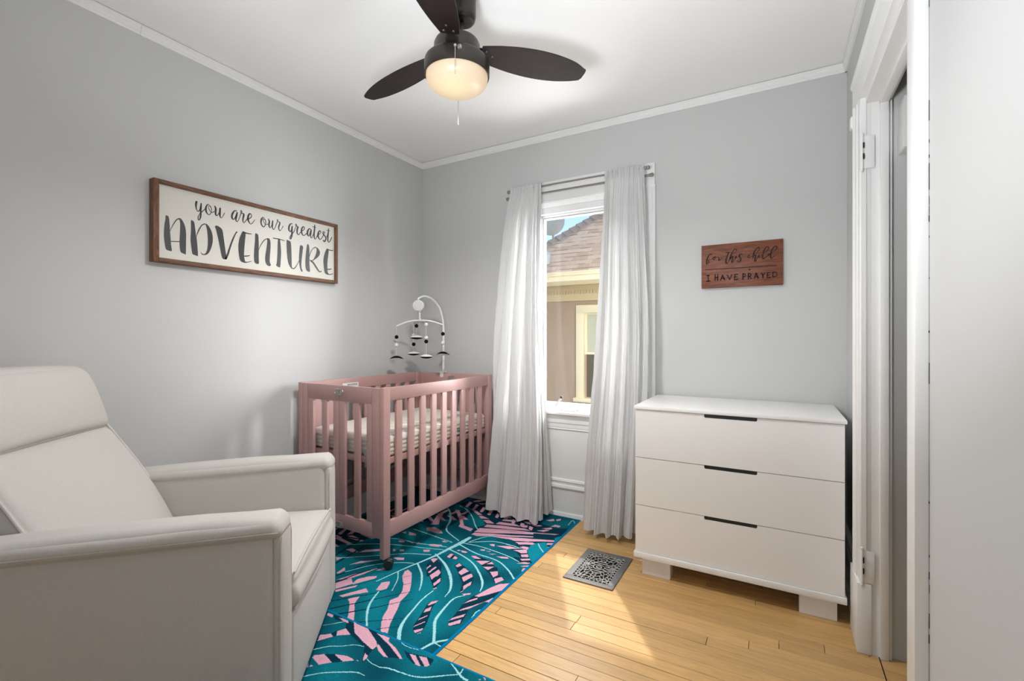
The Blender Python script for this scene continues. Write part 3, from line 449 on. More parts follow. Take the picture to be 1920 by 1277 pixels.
WS=[[-3330,17110,20,-3380,17140,20,-3460,17080,26,-3540,16940,31,-3590,16760,30,-3590,16590,31,-3540,16570,15,-3490,16640,20,-3490,16760,17,-3560,16810,10,-3430,16810,10,-3340,16840,10,-3260,16880,10],[-3190,16950,20,-3250,16900,26,-3240,16820,20,-3200,16790,20,-3150,16860,20,-3140,16960,30,-3070,16910,10,-3000,16920,20,-2950,16910,15,-2930,16870,20,-2930,16740,25,-2880,16750,20,-2800,16830,10,-2720,16870,10],[-2420,17130,30,-2480,16980,26,-2540,16780,35,-2560,16610,41,-2510,16520,26,-2440,16580,10,-2380,16710,20,-2320,16850,15],[-2550,17160,21,-2440,17150,10,-2340,17150,10],[-2190,17040,15,-2060,17140,10,-2010,17220,15,-2030,17290,20,-2100,17300,20,-2190,17190,20,-2260,17060,31,-2310,16870,35,-2330,16780,31],[-2320,16780,10,-2250,16870,20,-2190,16890,26,-2230,16690,30,-2240,16550,30,-2180,16600,15,-2100,16760,15,-2030,16910,20,-2040,16790,25,-2000,16790,10,-1910,16840,10,-1850,16920,15],[-1700,16950,15,-1760,17000,20,-1850,16950,30,-1850,16850,30,-1790,16730,25,-1810,16600,30,-1910,16550,20,-1960,16600,15,-1910,16680,10,-1690,16810,10],[-1340,16880,21,-1390,16870,26,-1430,16780,20,-1370,16760,15,-1280,16800,15,-1190,16830,10],[-1100,16880,10,-980,17000,10,-890,17120,15,-850,17230,17,-900,17290,26,-1000,17210,20,-1090,17090,30,-1140,16930,30,-1170,16730,20],[-1160,16760,10,-1090,16850,15,-1030,16860,25,-1060,16710,30,-1080,16540,25,-1030,16550,20,-960,16690,10,-870,16860,20,-890,16770,26,-830,16760,10,-700,16860,5],[-610,16940,10,-480,17070,17,-400,17180,20,-420,17280,20,-510,17260,20,-610,17120,30,-670,16930,25,-700,16740,31,-660,16630,25,-570,16680,20,-450,16790,10],[-340,16870,20,-400,16860,25,-420,16800,26,-350,16820,15,-280,16910,15,-180,16970,10,-70,17070,15,0,17200,25,-40,17270,30,-120,17250,25,-220,17120,25,-280,16950,30,-300,16770,30,-280,16640,25,-190,16680,15,-100,16780,10,-20,16840,5],[-3660,16240,15,-1800,16220,20,-30,16220,20],[-1360,16080,30,-1340,16080,35]]
WC=[[-3510,15900,25,-3510,15560,26],[-3590,15890,26,-3430,15890,20],[-3590,15550,25,-3430,15560,30],[-3130,15910,25,-3140,15570,25],[-2990,15910,20,-3000,15580,31],[-3140,15740,25,-3000,15750,31],[-2840,15580,25,-2740,15860,25],[-2740,15860,25,-2630,15600,30],[-2800,15680,25,-2660,15690,25],[-2490,15850,25,-2360,15580,25],[-2360,15580,25,-2250,15860,25],[-2100,15860,20,-2110,15560,25],[-2100,15850,20,-1950,15860,25],[-2110,15710,30,-1980,15720,20],[-2110,15560,30,-1950,15570,30],[-1670,15860,30,-1680,15560,30],[-1670,15850,30,-1590,15850,25,-1550,15780,20,-1590,15710,30,-1670,15690,20],[-1400,15850,30,-1400,15560,25],[-1400,15840,25,-1320,15850,25,-1280,15790,30,-1310,15710,20,-1400,15700,25],[-1340,15700,20,-1260,15570,25],[-1110,15570,20,-1010,15850,31],[-1010,15850,31,-910,15580,30],[-1070,15650,20,-940,15670,25],[-750,15840,25,-680,15710,30],[-580,15850,25,-680,15710,30],[-680,15710,30,-680,15580,25],[-460,15840,25,-470,15570,20],[-460,15830,20,-330,15840,25],[-470,15700,26,-350,15710,20],[-470,15570,26,-320,15580,31],[-190,15840,25,-190,15590,25],[-190,15840,30,-70,15840,26,0,15740,20,-30,15630,25,-190,15590,25]]
# ------------------------------------------------------------------ lettering
def ribbon(mb, strokes, fn, n=5, scale=1e-4, bold=1.0):
    """brush strokes: flat lists x,y,half-width; fn(a, b) puts the outline on the board"""
    for s in strokes:
        P = [(s[i] * scale, s[i + 1] * scale, s[i + 2] * scale) for i in range(0, len(s), 3)]
        P = catmull(P, n) if len(P) > 2 else P
        L, Rr = [], []
        for i, (x, y, r) in enumerate(P):
            a, b = P[max(i - 1, 0)], P[min(i + 1, len(P) - 1)]
            tx, ty = b[0] - a[0], b[1] - a[1]; q = math.hypot(tx, ty) or 1; tx, ty = tx / q, ty / q
            r = max(r * bold, 0.0004)
            L.append((x - ty * r, y + tx * r)); Rr.append((x + ty * r, y - tx * r))
        vs = []; N = len(P)
        for l, r in zip(L, Rr): vs += [fn(*l), fn(*r)]
        mb.add(vs, [[2 * i, 2 * i + 1, 2 * i + 3, 2 * i + 2] for i in range(N - 1)])
        for (x, y, r) in (P[0], P[-1]):
            r = max(r * bold, 0.0004)
            mb.add([fn(x + r * math.cos(2 * math.pi * k / 14), y + r * math.sin(2 * math.pi * k / 14)) for k in range(14)], [list(range(14))])
def fill(mb, polys, fn, scale=1e-4):
    from mathutils.geometry import tessellate_polygon
    for p in polys:
        q = closed_catmull([(p[i] * scale, p[i + 1] * scale) for i in range(0, len(p), 2)], 3)
        t = tessellate_polygon([[Vector((a, b, 0)) for a, b in q]])
        mb.add([fn(a, b) for a, b in q], [list(f) for f in t])

# ------------------------------------------------------------------ long white sign on the left wall
M_frame = wood('walnut_stained_pine', srgb(78, 50, 34), srgb(128, 88, 62), axis='Y', scale=9, stretch=7, rough=0.6)
M_frame_v = wood('walnut_stained_pine_upright', srgb(86, 55, 36), srgb(132, 90, 62), axis='Z', scale=9, stretch=7, rough=0.6)
M_board = mat('cream_painted_board', (0.66, 0.64, 0.59), 0.7, noise_amt=0.02, noise_scale=15)
M_ink = mat('charcoal_lettering', (0.022, 0.022, 0.026), 0.45)
sx_ = -2.493                                   # front of the frame
ly0, ly1, lz0, lz1 = 1.052, 2.089, 1.5765, 1.9615
OFF = (XL, (ly0 + ly1) / 2, lz0)
t = thing('wall_sign', 'long white sign in a brown wood frame, lettered "you are our greatest ADVENTURE"', 'sign', OFF)
for z in (lz0, lz1 - .020): MB().box(XL + 0.001, sx_, ly0 + .0235, ly1 - .0195, z, z + .020, bev=.0012).build('frame_rail', M_frame, t, OFF)
for y, w in ((ly0, .0235), (ly1 - .0195, .0195)): MB().box(XL + .001, sx_, y, y + w, lz0, lz1, bev=.0012).build('frame_stile', M_frame_v, t, OFF)
MB().box(XL + .004, -2.5057, ly0 + .015, ly1 - .015, lz0 + .015, lz1 - .015).build('panel', M_board, t, OFF, smooth=False)
fns = lambda a, b: (-2.505, a * .9949, 1.22 + (b - 1.22) * .9949)
for i, j in ((0, 5), (5, 8), (8, 11), (11, 20)):
    m = MB(); ribbon(m, SC_[i:j], fns, bold=1.18); m.build('script_word', M_ink, t, OFF, smooth=False)
m = MB(); fill(m, BP, fns); ribbon(m, BS, fns); m.build('capital_word', M_ink, t, OFF, smooth=False)

# ------------------------------------------------------------------ small wooden plaque
M_cedar = wood('cedar_board', srgb(88, 44, 24), srgb(132, 72, 42), axis='X', scale=6, stretch=9, rough=0.5)
M_burn = mat('burnt_lettering', (0.030, 0.010, 0.006), 0.8)
OFF = (-0.18, YB, 1.515)
t = thing('wooden_plaque', 'small reddish cedar plaque burnt with "for this child I HAVE PRAYED"', 'plaque', OFF)
MB().box(-0.388, 0.029, YB - .0215, YB - .001, 1.515, 1.7665, bev=.0015).build('board', M_cedar, t, OFF)
fnw = lambda a, b: (a, YB - .0222, b)
for nm, S, i, j in (('script_word', WS, 0, 2), ('script_word', WS, 2, 7), ('script_word', WS, 7, 12), ('underline', WS, 12, 13), ('dot', WS, 13, 14), ('capital_letter', WC, 0, 3), ('capital_word', WC, 3, 15), ('capital_word', WC, 15, 99)):
    m = MB(); ribbon(m, S[i:j], fnw, bold=1.25); m.build(nm, M_burn, t, OFF, smooth=False)

# ------------------------------------------------------------------ rugs
def rug_colors(X, Y, polys_navy, polys_pink, veins, lines, seed, teal=()):
    """colour of every little patch of pile: teal leaves, navy and pink fronds, pale veins"""
    P = np.stack([X, Y], 1)
    rng = np.random.default_rng(seed)
    f = np.sin(X * 9.1 + 2.2 * np.sin(Y * 6.3 + seed)) * np.sin(Y * 7.7 + 1.9 * np.sin(X * 8.2)) * 0.5 + 0.5
    dark, lite = np.array(srgb(2, 68, 84)), np.array(srgb(10, 116, 130))
    C = dark + (lite - dark) * f[:, None]
    C *= (1 + rng.normal(0, 0.10, len(X)))[:, None]
    def inside(poly):
        q = np.array(poly, float).reshape(-1, 2) / 1000
        bb = (X >= q[:, 0].min()) & (X <= q[:, 0].max()) & (Y >= q[:, 1].min()) & (Y <= q[:, 1].max())
        idx = np.nonzero(bb)[0]; x, y = X[idx], Y[idx]; r = np.zeros(len(idx), bool)
        for i in range(len(q)):
            (x0, y0), (x1, y1) = q[i - 1], q[i]
            if y0 == y1: continue
            c = (y0 > y) != (y1 > y); r ^= c & (x < (x1 - x0) * (y - y0) / (y1 - y0) + x0)
        return idx[r]
    def along(s):
        S = [(s[i] / 1000, s[i + 1] / 1000, max(s[i + 2] * .72, 1.4) / 1000) for i in range(0, len(s), 3)]
        S = catmull(S, 5); hit = np.zeros(len(X), bool)
        for a, b in zip(S[:-1], S[1:]):
            w = max(a[2], b[2])
            bb = (X > min(a[0], b[0]) - w) & (X < max(a[0], b[0]) + w) & (Y > min(a[1], b[1]) - w) & (Y < max(a[1], b[1]) + w)
            i = np.nonzero(bb)[0]
            if not len(i): continue
            dx, dy = b[0] - a[0], b[1] - a[1]; L2 = dx * dx + dy * dy + 1e-12
            t = np.clip(((X[i] - a[0]) * dx + (Y[i] - a[1]) * dy) / L2, 0, 1)
            d = np.hypot(X[i] - a[0] - t * dx, Y[i] - a[1] - t * dy)
            hit[i[d < a[2] + (b[2] - a[2]) * t]] = True
        return hit
    jit = lambda k: (1 + rng.normal(0, 0.07, k))[:, None]
    navy, pink, pale = np.array(srgb(3, 48, 66)), np.array(srgb(208, 160, 177)), np.array(srgb(150, 206, 212))
    for p in polys_navy:
        i = inside(p); C[i] = navy * jit(len(i))
    for p in polys_pink:
        i = inside(p); C[i] = pink * jit(len(i))
    for s in lines:
        i = np.nonzero(along(s))[0]; C[i] = navy * 0.75 * jit(len(i))
    for p in teal:
        i = inside(p); C[i] = np.array(srgb(8, 124, 140)) * jit(len(i)) * (1 + rng.normal(0, .08, len(i)))[:, None]
    for s in veins:
        i = np.nonzero(along(s))[0]; C[i] = pale * jit(len(i))
    return C
def frond(cx, cy, ang, length, width, n):
    """a palm frond: bars of pink on navy, for the parts nothing in the photo shows clearly"""
    ca, sa = math.cos(ang), math.sin(ang); f = lambda u, v: [round((cx + u * ca - v * sa) * 1000), round((cy + u * sa + v * ca) * 1000)]
    nav = sum([f(0, -width), f(length, -width * .4), f(length, width * .4), f(0, width)], [])
    pk = []
    for k in range(n):
        u = length * (k + .2) / n; w = width * (1 - .55 * u / length); d = length / n * .45
        pk.append(sum([f(u, .01), f(u + d, .01), f(u + d + w * .5, w), f(u + w * .5 + d * .3, w)], []))
        pk.append(sum([f(u, -.01), f(u + d, -.01), f(u + d + w * .5, -w), f(u + w * .5 + d * .3, -w)], []))
    return nav, pk
def make_rug(name, x0, x1, y0, y1, zt, navy, pink, veins, lines, seed, label, teal=(), step=0.003):
    nx, ny = int((x1 - x0) / step), int((y1 - y0) / step)
    xs, ys = np.linspace(x0, x1, nx + 1), np.linspace(y0, y1, ny + 1)
    gx, gy = np.meshgrid(xs, ys)
    edge = np.minimum(np.minimum(gx - x0, x1 - gx), np.minimum(gy - y0, y1 - gy))
    gz = zt - 0.004 * np.exp(-edge / 0.004) + 0.0004 * np.sin(gx * 50) * np.sin(gy * 43)
    ox, oy = (x0 + x1) / 2, (y0 + y1) / 2
    v = np.stack([gx - ox, gy - oy, gz - 0.001], -1).reshape(-1, 3)
    i = np.arange(nx * ny); a = (i // nx) * (nx + 1) + i % nx
    f = np.stack([a, a + 1, a + nx + 2, a + nx + 1], 1)
    nb = len(v)
    # sides and underside
    bot = [(x0 - ox, y0 - oy, 0), (x1 - ox, y0 - oy, 0), (x1 - ox, y1 - oy, 0), (x0 - ox, y1 - oy, 0)]
    me = bpy.data.meshes.new(name)
    top = [(x0 - ox, y0 - oy, zt - .005), (x1 - ox, y0 - oy, zt - .005), (x1 - ox, y1 - oy, zt - .005), (x0 - ox, y1 - oy, zt - .005)]
    fs = f.tolist() + [[nb + k, nb + (k + 1) % 4, nb + 4 + (k + 1) % 4, nb + 4 + k] for k in range(4)] + [[nb + 3, nb + 2, nb + 1, nb]]
    me.from_pydata(v.tolist() + bot + top, [], fs)
    o = bpy.data.objects.new(name, me); COL.objects.link(o); o.location = (ox, oy, 0.001)
    cx = (gx[:-1, :-1] + gx[1:, 1:]).ravel() / 2; cy = (gy[:-1, :-1] + gy[1:, 1:]).ravel() / 2
    C = rug_colors(cx, cy, navy, pink, veins, lines, seed, teal)
    e = np.minimum(np.minimum(cx - x0, x1 - cx), np.minimum(cy - y0, y1 - cy))
    C[e < 0.011] = np.array(srgb(0, 112, 158))
    C = np.vstack([C, np.tile(np.array(srgb(0, 96, 140)), (5, 1))])
    me.materials.append(M_rug); me.shade_smooth(); face_colors(o, C)
    return tag(o, label, 'rug', 'palm leaf rugs')
M_rug = attr_mat('printed_rug_pile', 'col', 0.95, 420, 0.16, bump=0.5, spec=0.08)
fn_, fp_ = [], []
for a in ((-2.46, 2.30, .5, .7, .16, 9), (-2.50, 1.75, .9, .6, .17, 8), (-2.0, 2.88, -.3, .7, .10, 9)):
    q, w = frond(*a); fn_.append(q); fp_ += w
make_rug('rug', -2.50, -1.141, 1.395, 2.944, 0.006, fn_ + NA, fp_ + PA, VA, LA, 3, 'teal and pink palm leaf rug under the crib and curtain', TA)
fnB, fpB = [], []
for a in ((-1.75, .55, .4, .6, .15, 8), (-2.2, 1.0, .3, .5, .15, 7)):
    q, w = frond(*a); fnB.append(q); fpB += w
rb_ = make_rug('rug', -2.30, -0.700, 0.36, 1.409, 0.011, fnB + NB, fpB + PB, VB, [], 5, 'second teal and pink palm leaf rug, in front of the armchair, overlapping the first')

# ------------------------------------------------------------------ crib
OFF = (-2.128, 2.316, 0)
cx0, cx1, cy0, cy1, czt = -2.474, -1.782, 1.785, 2.848, 0.960
crib = thing('crib', 'pink painted mini crib with slatted sides on black casters in the corner', 'crib', OFF)
for sx in (0, 1):
    for sy in (0, 1):
        x0 = cx1 - .030 if sx else cx0; y0 = cy1 - .048 if sy else cy0
        MB().box(x0, x0 + .030, y0, y0 + .048, .062, czt, bev=.0025).build('post', M_pink, crib, OFF)
        # twin wheel caster turned a little, under each post
        c = Vector((x0 + (.034 if sx else 0.0), y0 + .030, .034)); ca = MB()
        Mx = Matrix.Rotation(R(35 if sx else -20), 3, 'Z') @ Matrix.Rotation(R(90), 3, 'X')
        ca.lathe([(.006, -.019), (.022, -.019), (.0255, -.015), (.0255, -.003), (.020, -.002), (.020, .002), (.0255, .003), (.0255, .015), (.022, .019), (.006, .019)], c + Vector((0, 0, 0)), 24, Mx)
        cs = ca.build('caster', M_black, crib, OFF)
        st = MB(); st.tube([(x0 + .015, y0 + .024, .068), (x0 + .015, y0 + .024, .050), tuple(c + Vector((0, 0, .012)))], .007, 10)
        st.ball(c + Vector((0, .004, .012)), .024, 1.0, .62, .7, M=Matrix.Rotation(R(35 if sx else -20), 3, 'Z'))
        st.build('caster_hood', M_black, cs, OFF)
for (a, b) in ((cx1 - .024, cx1 - .002), (cx0 + .002, cx0 + .024)):
    MB().box(a, b, cy0 + .048, cy1 - .048, .888, .958, bev=.0025).build('top_rail', M_pink, crib, OFF)
    MB().box(a, b, cy0 + .048, cy1 - .048, .165, .252, bev=.0025).build('bottom_rail', M_pink, crib, OFF)
    for k in range(9):
        y = 1.885 + k * .0995
        MB().box(a + .003, b - .003, y, y + .046, .250, .890, bev=.003).build('slat', M_pink, crib, OFF)
def end_half(ya, xs0, xs1, slat, st0, st1):
    m = MB(); y0, y1 = ya, ya + .019
    # frame outline with rounded openings
    m.box(xs0, xs1, y0, y1, .869, .957, bev=.0015); m.box(xs0, xs1, y0, y1, .165, .241, bev=.0015)
    m.box(xs0, st0, y0, y1, .239, .871, bev=.0015); m.box(st1, xs1, y0, y1, .239, .871, bev=.0015)
    for (p, q) in ((st0, slat[0]), (slat[1], st1)):
        for (cx, s) in ((p, 1), (q, -1)):
            rr = .014
            arc = [(cx + s * rr * (1 - math.cos(u)), .870 - rr * (1 - math.sin(u)) ) for u in [math.pi / 2 * k / 6 for k in range(7)]]
            m.prism([(cx, .871)] + arc[::1], 'y', y0 + .001, y1 - .001)
    e = m.build('end_panel', M_pink, crib, OFF)
    MB().box(slat[0], slat[1], y0 + .001, y1 - .001, .240, .870, bev=.0025).build('slat', M_pink, e, OFF)
    return e
for ya in (cy0 + .003, cy1 - .022):
    end_half(ya, -2.394, -2.1265, (-2.269, -2.226), -2.344, -2.173)
    end_half(ya, -2.1245, -1.872, (-2.008, -1.967), -2.080, -1.911)
    for a, b in ((-2.444, -2.3955), (-1.8705, -1.8125)):
        MB().box(a, b, ya - .001, ya + .021, .165, .957, bev=.0015).build('end_stile', M_pink, crib, OFF)
def ornate_latch(y, z, s=1):
    m = MB(); c = -2.1255
    def arc(cx, rx, rz, a0, a1, r=.0022): m.tube([(cx + rx * math.cos(R(a0 + (a1 - a0) * k / 12)), y, z + rz * math.sin(R(a0 + (a1 - a0) * k / 12))) for k in range(13)], r, 8)
    arc(c - .014, .020, .0155, 90, 270); arc(c + .014, .020, .0155, -90, 90); arc(c - .020, .0065, .0065, 0, 360); arc(c + .020, .0065, .0065, 0, 360)
    for dx in (-.012, -.0045, .0045, .012): m.tube([(c + dx, y, z - .0145), (c + dx, y, z + .0145)], .0024, 8)
    m.tube([(c - .014, y, z + .0150), (c + .014, y, z + .0150)], .0022, 8); m.tube([(c - .014, y, z - .0150), (c + .014, y, z - .0150)], .0022, 8)
    m.tube([(c - .030, y, z), (c - .013, y, z)], .0022, 8); m.tube([(c + .013, y, z), (c + .030, y, z)], .0022, 8)
    return m.build('folding_hinge', M_steel, crib, OFF)
for y in (cy0 + .001,):
    ornate_latch(y, .921); ornate_latch(y, .182)
ornate_latch(cy1 - .024, .921)
MB().box(cx0 + .028, cx1 - .026, cy0 + .024, cy1 - .024, .545, .578, bev=.002).build('mattress_support', M_pink, crib, OFF)
lb = MB().box(cx0 + .0235, cx0 + .0245, 2.09, 2.222, .896, .927).build('warning_label', mat('white_label_paper', (.80, .80, .79), .6), crib, OFF, smooth=False)
m = MB(); rl = random.Random(2)
for zz, w in ((.918, .060), (.911, .052)):
    y = 2.128
    while y < 2.210:
        d = rl.uniform(.004, .010); m.box(cx0 + .0244, cx0 + .0249, y, y + d, zz - .0022, zz + .0022); y += d + .002
m.build('label_print', mat('grey_print', (.12, .12, .13), .7), lb, OFF, smooth=False)

# mattress lying in the crib
OFF = (-2.13, 2.316, .579)
mt = thing('crib_mattress', 'cream quilted mattress lying inside the pink crib', 'mattress', OFF)
def mw(p):
    x, y, z = p; cx, cy = -2.129, 2.318
    e = max(abs(x - cx) / .312, abs(y - cy) / .492)
    if e > .93 and z < .672:
        k = .0035 * abs(math.sin((z - .579) * math.pi / .0235)); s = (e - .93) / .07
        if abs(x - cx) / .312 > abs(y - cy) / .492: x += math.copysign(k * min(1, s * 1.5) + .002 * math.sin(y * 70) * .5, x - cx)
        else: y += math.copysign(k * min(1, s * 1.5), y - cy)
    z += .0012 * math.sin(x * 55) * math.sin(y * 55) if z > .66 else 0
    return (x, y, z)
MB().rbox(-2.440, -1.818, 1.826, 2.810, .5795, .684, r=.020, bulge=(0, 0, .006), k=4, m=34, warp=mw).build('cover', M_mattress, mt, OFF, angle=60)
tg = MB(); tg.box(-1.8165, -1.8135, 2.455, 2.515, .612, .634, bev=.001)
tg = tg.build('brand_tag', mat('green_woven_tag', srgb(0, 104, 92), .8), mt, OFF)
m = MB(); m.box(-1.8137, -1.8130, 2.463, 2.468, .617, .629); m.box(-1.8137, -1.8130, 2.463, 2.494, .626, .629); m.box(-1.8137, -1.8130, 2.475, 2.506, .617, .620); m.box(-1.8137, -1.8130, 2.488, 2.492, .617, .629)
m.build('tag_print', M_white_pl, tg, OFF, smooth=False)
MB().surf(lambda u, v: (-1.975 + .05 * u + .014 * v * (1 - 2 * u), 1.822 - .004 * math.sin(6 * u) * v, .615 - .012 * math.sin(u * 5) - (.095 - .05 * abs(u - .5)) * v), 8, 8).build('corner_strap', mat('grey_lining_cloth', (.55, .55, .57), .95, spec=.1), mt, OFF)

# ------------------------------------------------------------------ mobile clamped on the crib
OFF = (-2.22, 2.848, .96)
mob = thing('baby_mobile', 'white crib mobile with black and white felt balls and leaf shapes', 'mobile', OFF)
m = MB(); m.box(-2.236, -2.204, 2.822, 2.866, .925, .972, bev=.004); m.box(-2.247, -2.193, 2.836, 2.852, .962, .974, bev=.003); m.tube([(-2.22, 2.87, .94), (-2.22, 2.895, .94)], .012, 14)
m.build('clamp', M_white_pl, mob, OFF)
arc = [(-2.22, 2.846, .965), (-2.221, 2.848, 1.10), (-2.221, 2.850, 1.26), (-2.222, 2.842, 1.36), (-2.226, 2.806, 1.452), (-2.233, 2.735, 1.510), (-2.240, 2.655, 1.528), (-2.244, 2.598, 1.512), (-2.245, 2.585, 1.498)]
ar = catmull(arc, 6); MB().tube(ar, [.0085 if p[2] < 1.3 and p[1] > 2.8 else .007 for p in ar], 10).build('arm', M_white_pl, mob, OFF)
Mx = Matrix.Rotation(R(28), 3, 'Z') @ Matrix.Rotation(R(90), 3, 'X')
hc = Vector((-2.243, 2.590, 1.455))
mb_ = MB().lathe([(.002, -.020), (.036, -.020), (.040, -.016), (.040, .016), (.036, .020), (.002, .020)], hc, 32, Mx).build('music_box', M_white_pl, mob, OFF)
MB().lathe([(.002, 0), (.034, 0), (.036, .002), (.002, .003)], hc + Vector((math.sin(R(28)) , -math.cos(R(28)), 0)) * .0205, 28, Mx).build('music_box_face', mat('pale_grey_plastic', (.62, .62, .61), .5), mb_, OFF)
hz = 1.338; hx, hy = -2.240, 2.598
m = MB()
for k in range(9): m.ball((hx + .0025 * (-1) ** k, hy, 1.412 - k * .0085), .0062, n=10)
m.tube([(hx, hy, 1.42), (hx, hy, hz - .02)], .002, 6); m.build('hanger_chain', M_white_pl, mob, OFF)
rt, fw = Vector((math.cos(YAW), math.sin(YAW), 0)), Vector((-math.sin(YAW), math.cos(YAW), 0))
hub = Vector((hx, hy, hz))
def bar(d, L0, L1, drop0, drop1, striped, up=.012):
    pts = [tuple(hub + d * L0 + Vector((0, 0, -drop0))), tuple(hub + d * L0 * .5 + Vector((0, 0, up - drop0 * .3))), tuple(hub + Vector((0, 0, up))), tuple(hub + d * L1 * .5 + Vector((0, 0, up - drop1 * .3))), tuple(hub + d * L1 + Vector((0, 0, -drop1)))]
    P = catmull(pts, 8); o = MB()
    if not striped: return o.tube(P, .0052, 10).build('cross_arm', M_white_pl, mob, OFF)
    for i in range(len(P) - 1): o.tube([P[i], P[i + 1]], .0062, 10, mi=i % 2)
    return o.build('striped_cross_arm', [M_white_pl, M_black], mob, OFF)
bar(rt, -.167, .167, .030, .020, False)
dst = (rt * .078 + fw * -.145).normalized(); bar(dst, -.150, .150, .006, .010, True, up=.002)
M_felt_w = mat('white_felt', (.78, .77, .75), .95, spec=.05, bump=.4, bump_scale=500); M_felt_b = mat('black_felt', (.012, .012, .012), .95, spec=.05)
def strand(p, top, items, leaf):
    """one hanging string: items are (z, ball colour); leaf = (z, colour above, stripes)"""
    s = MB().tube([(p.x, p.y, top), (p.x, p.y, leaf[0])], .0011, 6).build('string', M_white_pl, mob, OFF)
    for z, c in items: MB().ball((p.x, p.y, z), .0138, n=14).build('felt_ball', M_felt_w if c == 'w' else M_felt_b, s, OFF)
    o = MB(); c = Vector((p.x, p.y, leaf[0])); n1, n2 = 18, 8; rot = Matrix.Rotation(leaf[3], 3, 'Z')
    for side, mi in ((1, 0), (-1, 1)):
        vs, fs = [], []
        for i in range(n1 + 1):
            u = -1 + 2 * i / n1; w = .034 * (1 - u * u) ** .8
            for j in range(n2 + 1):
                v = -1 + 2 * j / n2
                z = side * .015 * (1 - u * u) * (1 - v * v) - (.009 if leaf[1] == 'b' else .002) * u * u
                vs.append(c + rot @ Vector((.051 * u, w * v, z)))
        for i in range(n1):
            for j in range(n2):
                fs.append([i * (n2 + 1) + j, i * (n2 + 1) + j + 1, (i + 1) * (n2 + 1) + j + 1, (i + 1) * (n2 + 1) + j])
        if side > 0: o.add(vs, fs, mi)
        else:
            o.add(vs, fs, mi)
    mats = {'b': [M_felt_b, M_felt_w], 'w': [M_felt_w, M_felt_b]}[leaf[1]]
    lf = o.build('felt_leaf', mats, s, OFF)
    if leaf[2]:
        q = MB()
        for k in range(3): 
            a = c + rot @ Vector((.012 + .010 * k, -.021 + .003 * k, -.003)); b = c + rot @ Vector((.019 + .010 * k, -.006, .004)); q.tube([a, b], .0016, 6)
        q.build('leaf_stripe', M_felt_w, lf, OFF)
zz = lambda v: 1.22 + (634.5 - v) / 260.0
strand(hub - rt * .167, hz - .03, [(zz(632), 'b'), (zz(647), 'w')], (zz(671), 'b', 0, YAW + .1))
strand(hub + rt * .167, hz - .02, [(zz(626), 'b'), (zz(643), 'w')], (zz(663), 'b', 1, YAW - .15))
pa, pb = hub - dst * .150, hub + dst * .150
strand(pa, hz - .005, [(zz(628.5), 'w'), (zz(646), 'b')], (zz(664), 'w', 0, YAW + .3))
strand(pb, hz - .012, [(zz(609.5), 'w'), (zz(633.5), 'w'), (zz(640), 'b')], (zz(667), 'w', 0, YAW - .2))
strand(hub - rt * .028 + fw * .02, hz, [(zz(611), 'b')], (zz(632.5), 'w', 0, YAW))

# ------------------------------------------------------------------ dresser
OFF = (-0.192, 2.69, 0)
dr = thing('dresser', 'white three drawer dresser with black slot handles', 'dresser', OFF)
m = MB(); m.box(-.637, .251, 2.432, 2.952, .108, .857, bev=.0015); m.build('carcass', M_lacq, dr, OFF)
m = MB(); m.box(-.6435, .2585, 2.406, 2.955, .856, .8725, bev=.0018); m.build('top', M_lacq, dr, OFF)
m = MB(); m.box(-.6435, .2575, 2.404, 2.952, .094, .1225, bev=.0018); m.build('base_board', M_lacq, dr, OFF)
for z0, z1 in ((.6095, .8535), (.3645, .6065), (.1245, .3615)):
    m = MB(); hx0, hx1, hz_ = -.3055, -.0785, z1 - .0165
    ol = [(-.6365, z0), (.2505, z0), (.2505, z1), (hx1, z1), (hx1, hz_ + .005), (hx1 - .005, hz_), (hx0 + .005, hz_), (hx0, hz_ + .005), (hx0, z1), (-.6365, z1)]
    m.prism(ol, 'y', 2.414, 2.4315)
    d = m.build('drawer', M_lacq, dr, OFF, smooth=False)
    MB().box(hx0 - .004, hx1 + .004, 2.424, 2.431, hz_ - .004, z1 + .001).build('handle_recess', M_black, d, OFF, smooth=False)
for x0, x1 in ((-.608, -.468), (.086, .226)):
    for y0 in (2.437, 2.83):
        MB().box(x0, x1, y0, y0 + .075, 0.0005, .0945, bev=.002).build('foot', M_lacq, dr, OFF)

# ------------------------------------------------------------------ floor register
M_iron = mat('worn_cast_iron', (.17, .167, .165), .6, metal=.4, noise_amt=.75, noise_scale=240, bump=.8, bump_scale=220)
M_iron_w = mat('bare_cast_iron', (.38, .37, .36), .5, metal=.4, noise_amt=.3, noise_scale=90)
vx0, vx1, vy0, vy1 = -.951, -.690, 2.197, 2.566
OFF = ((vx0 + vx1) / 2, (vy0 + vy1) / 2, 0)
vt = thing('floor_register', 'old cast iron floor register grille beside the dresser', 'floor vent', OFF)
m = MB(); bw = .036
m.box(vx0, vx1, vy0, vy0 + bw, .0005, .006, bev=.002); m.box(vx0, vx1, vy1 - bw, vy1, .0005, .006, bev=.002)
m.box(vx0, vx0 + bw, vy0 + bw, vy1 - bw, .0005, .006, bev=.002); m.box(vx1 - bw, vx1, vy0 + bw, vy1 - bw, .0005, .006, bev=.002)
m.build('register_frame', M_iron, vt, OFF)
MB().box(vx0 + .004, vx1 - .004, vy0 + .004, vy1 - .004, .0003, .0016).build('register_well', M_dark, vt, OFF, smooth=False)
m = MB(); gx0, gx1, gy0, gy1 = vx0 + bw - .004, vx1 - bw + .004, vy0 + bw - .004, vy1 - bw + .004
cxv, cyv = (gx0 + gx1) / 2, (gy0 + gy1) / 2; hw, hh = (gx1 - gx0) / 2, (gy1 - gy0) / 2
def gbar(pts, r=.0029): m.tube([(min(gx1, max(gx0, x)), min(gy1, max(gy0, y)), .0046) for x, y in pts], r, 6)
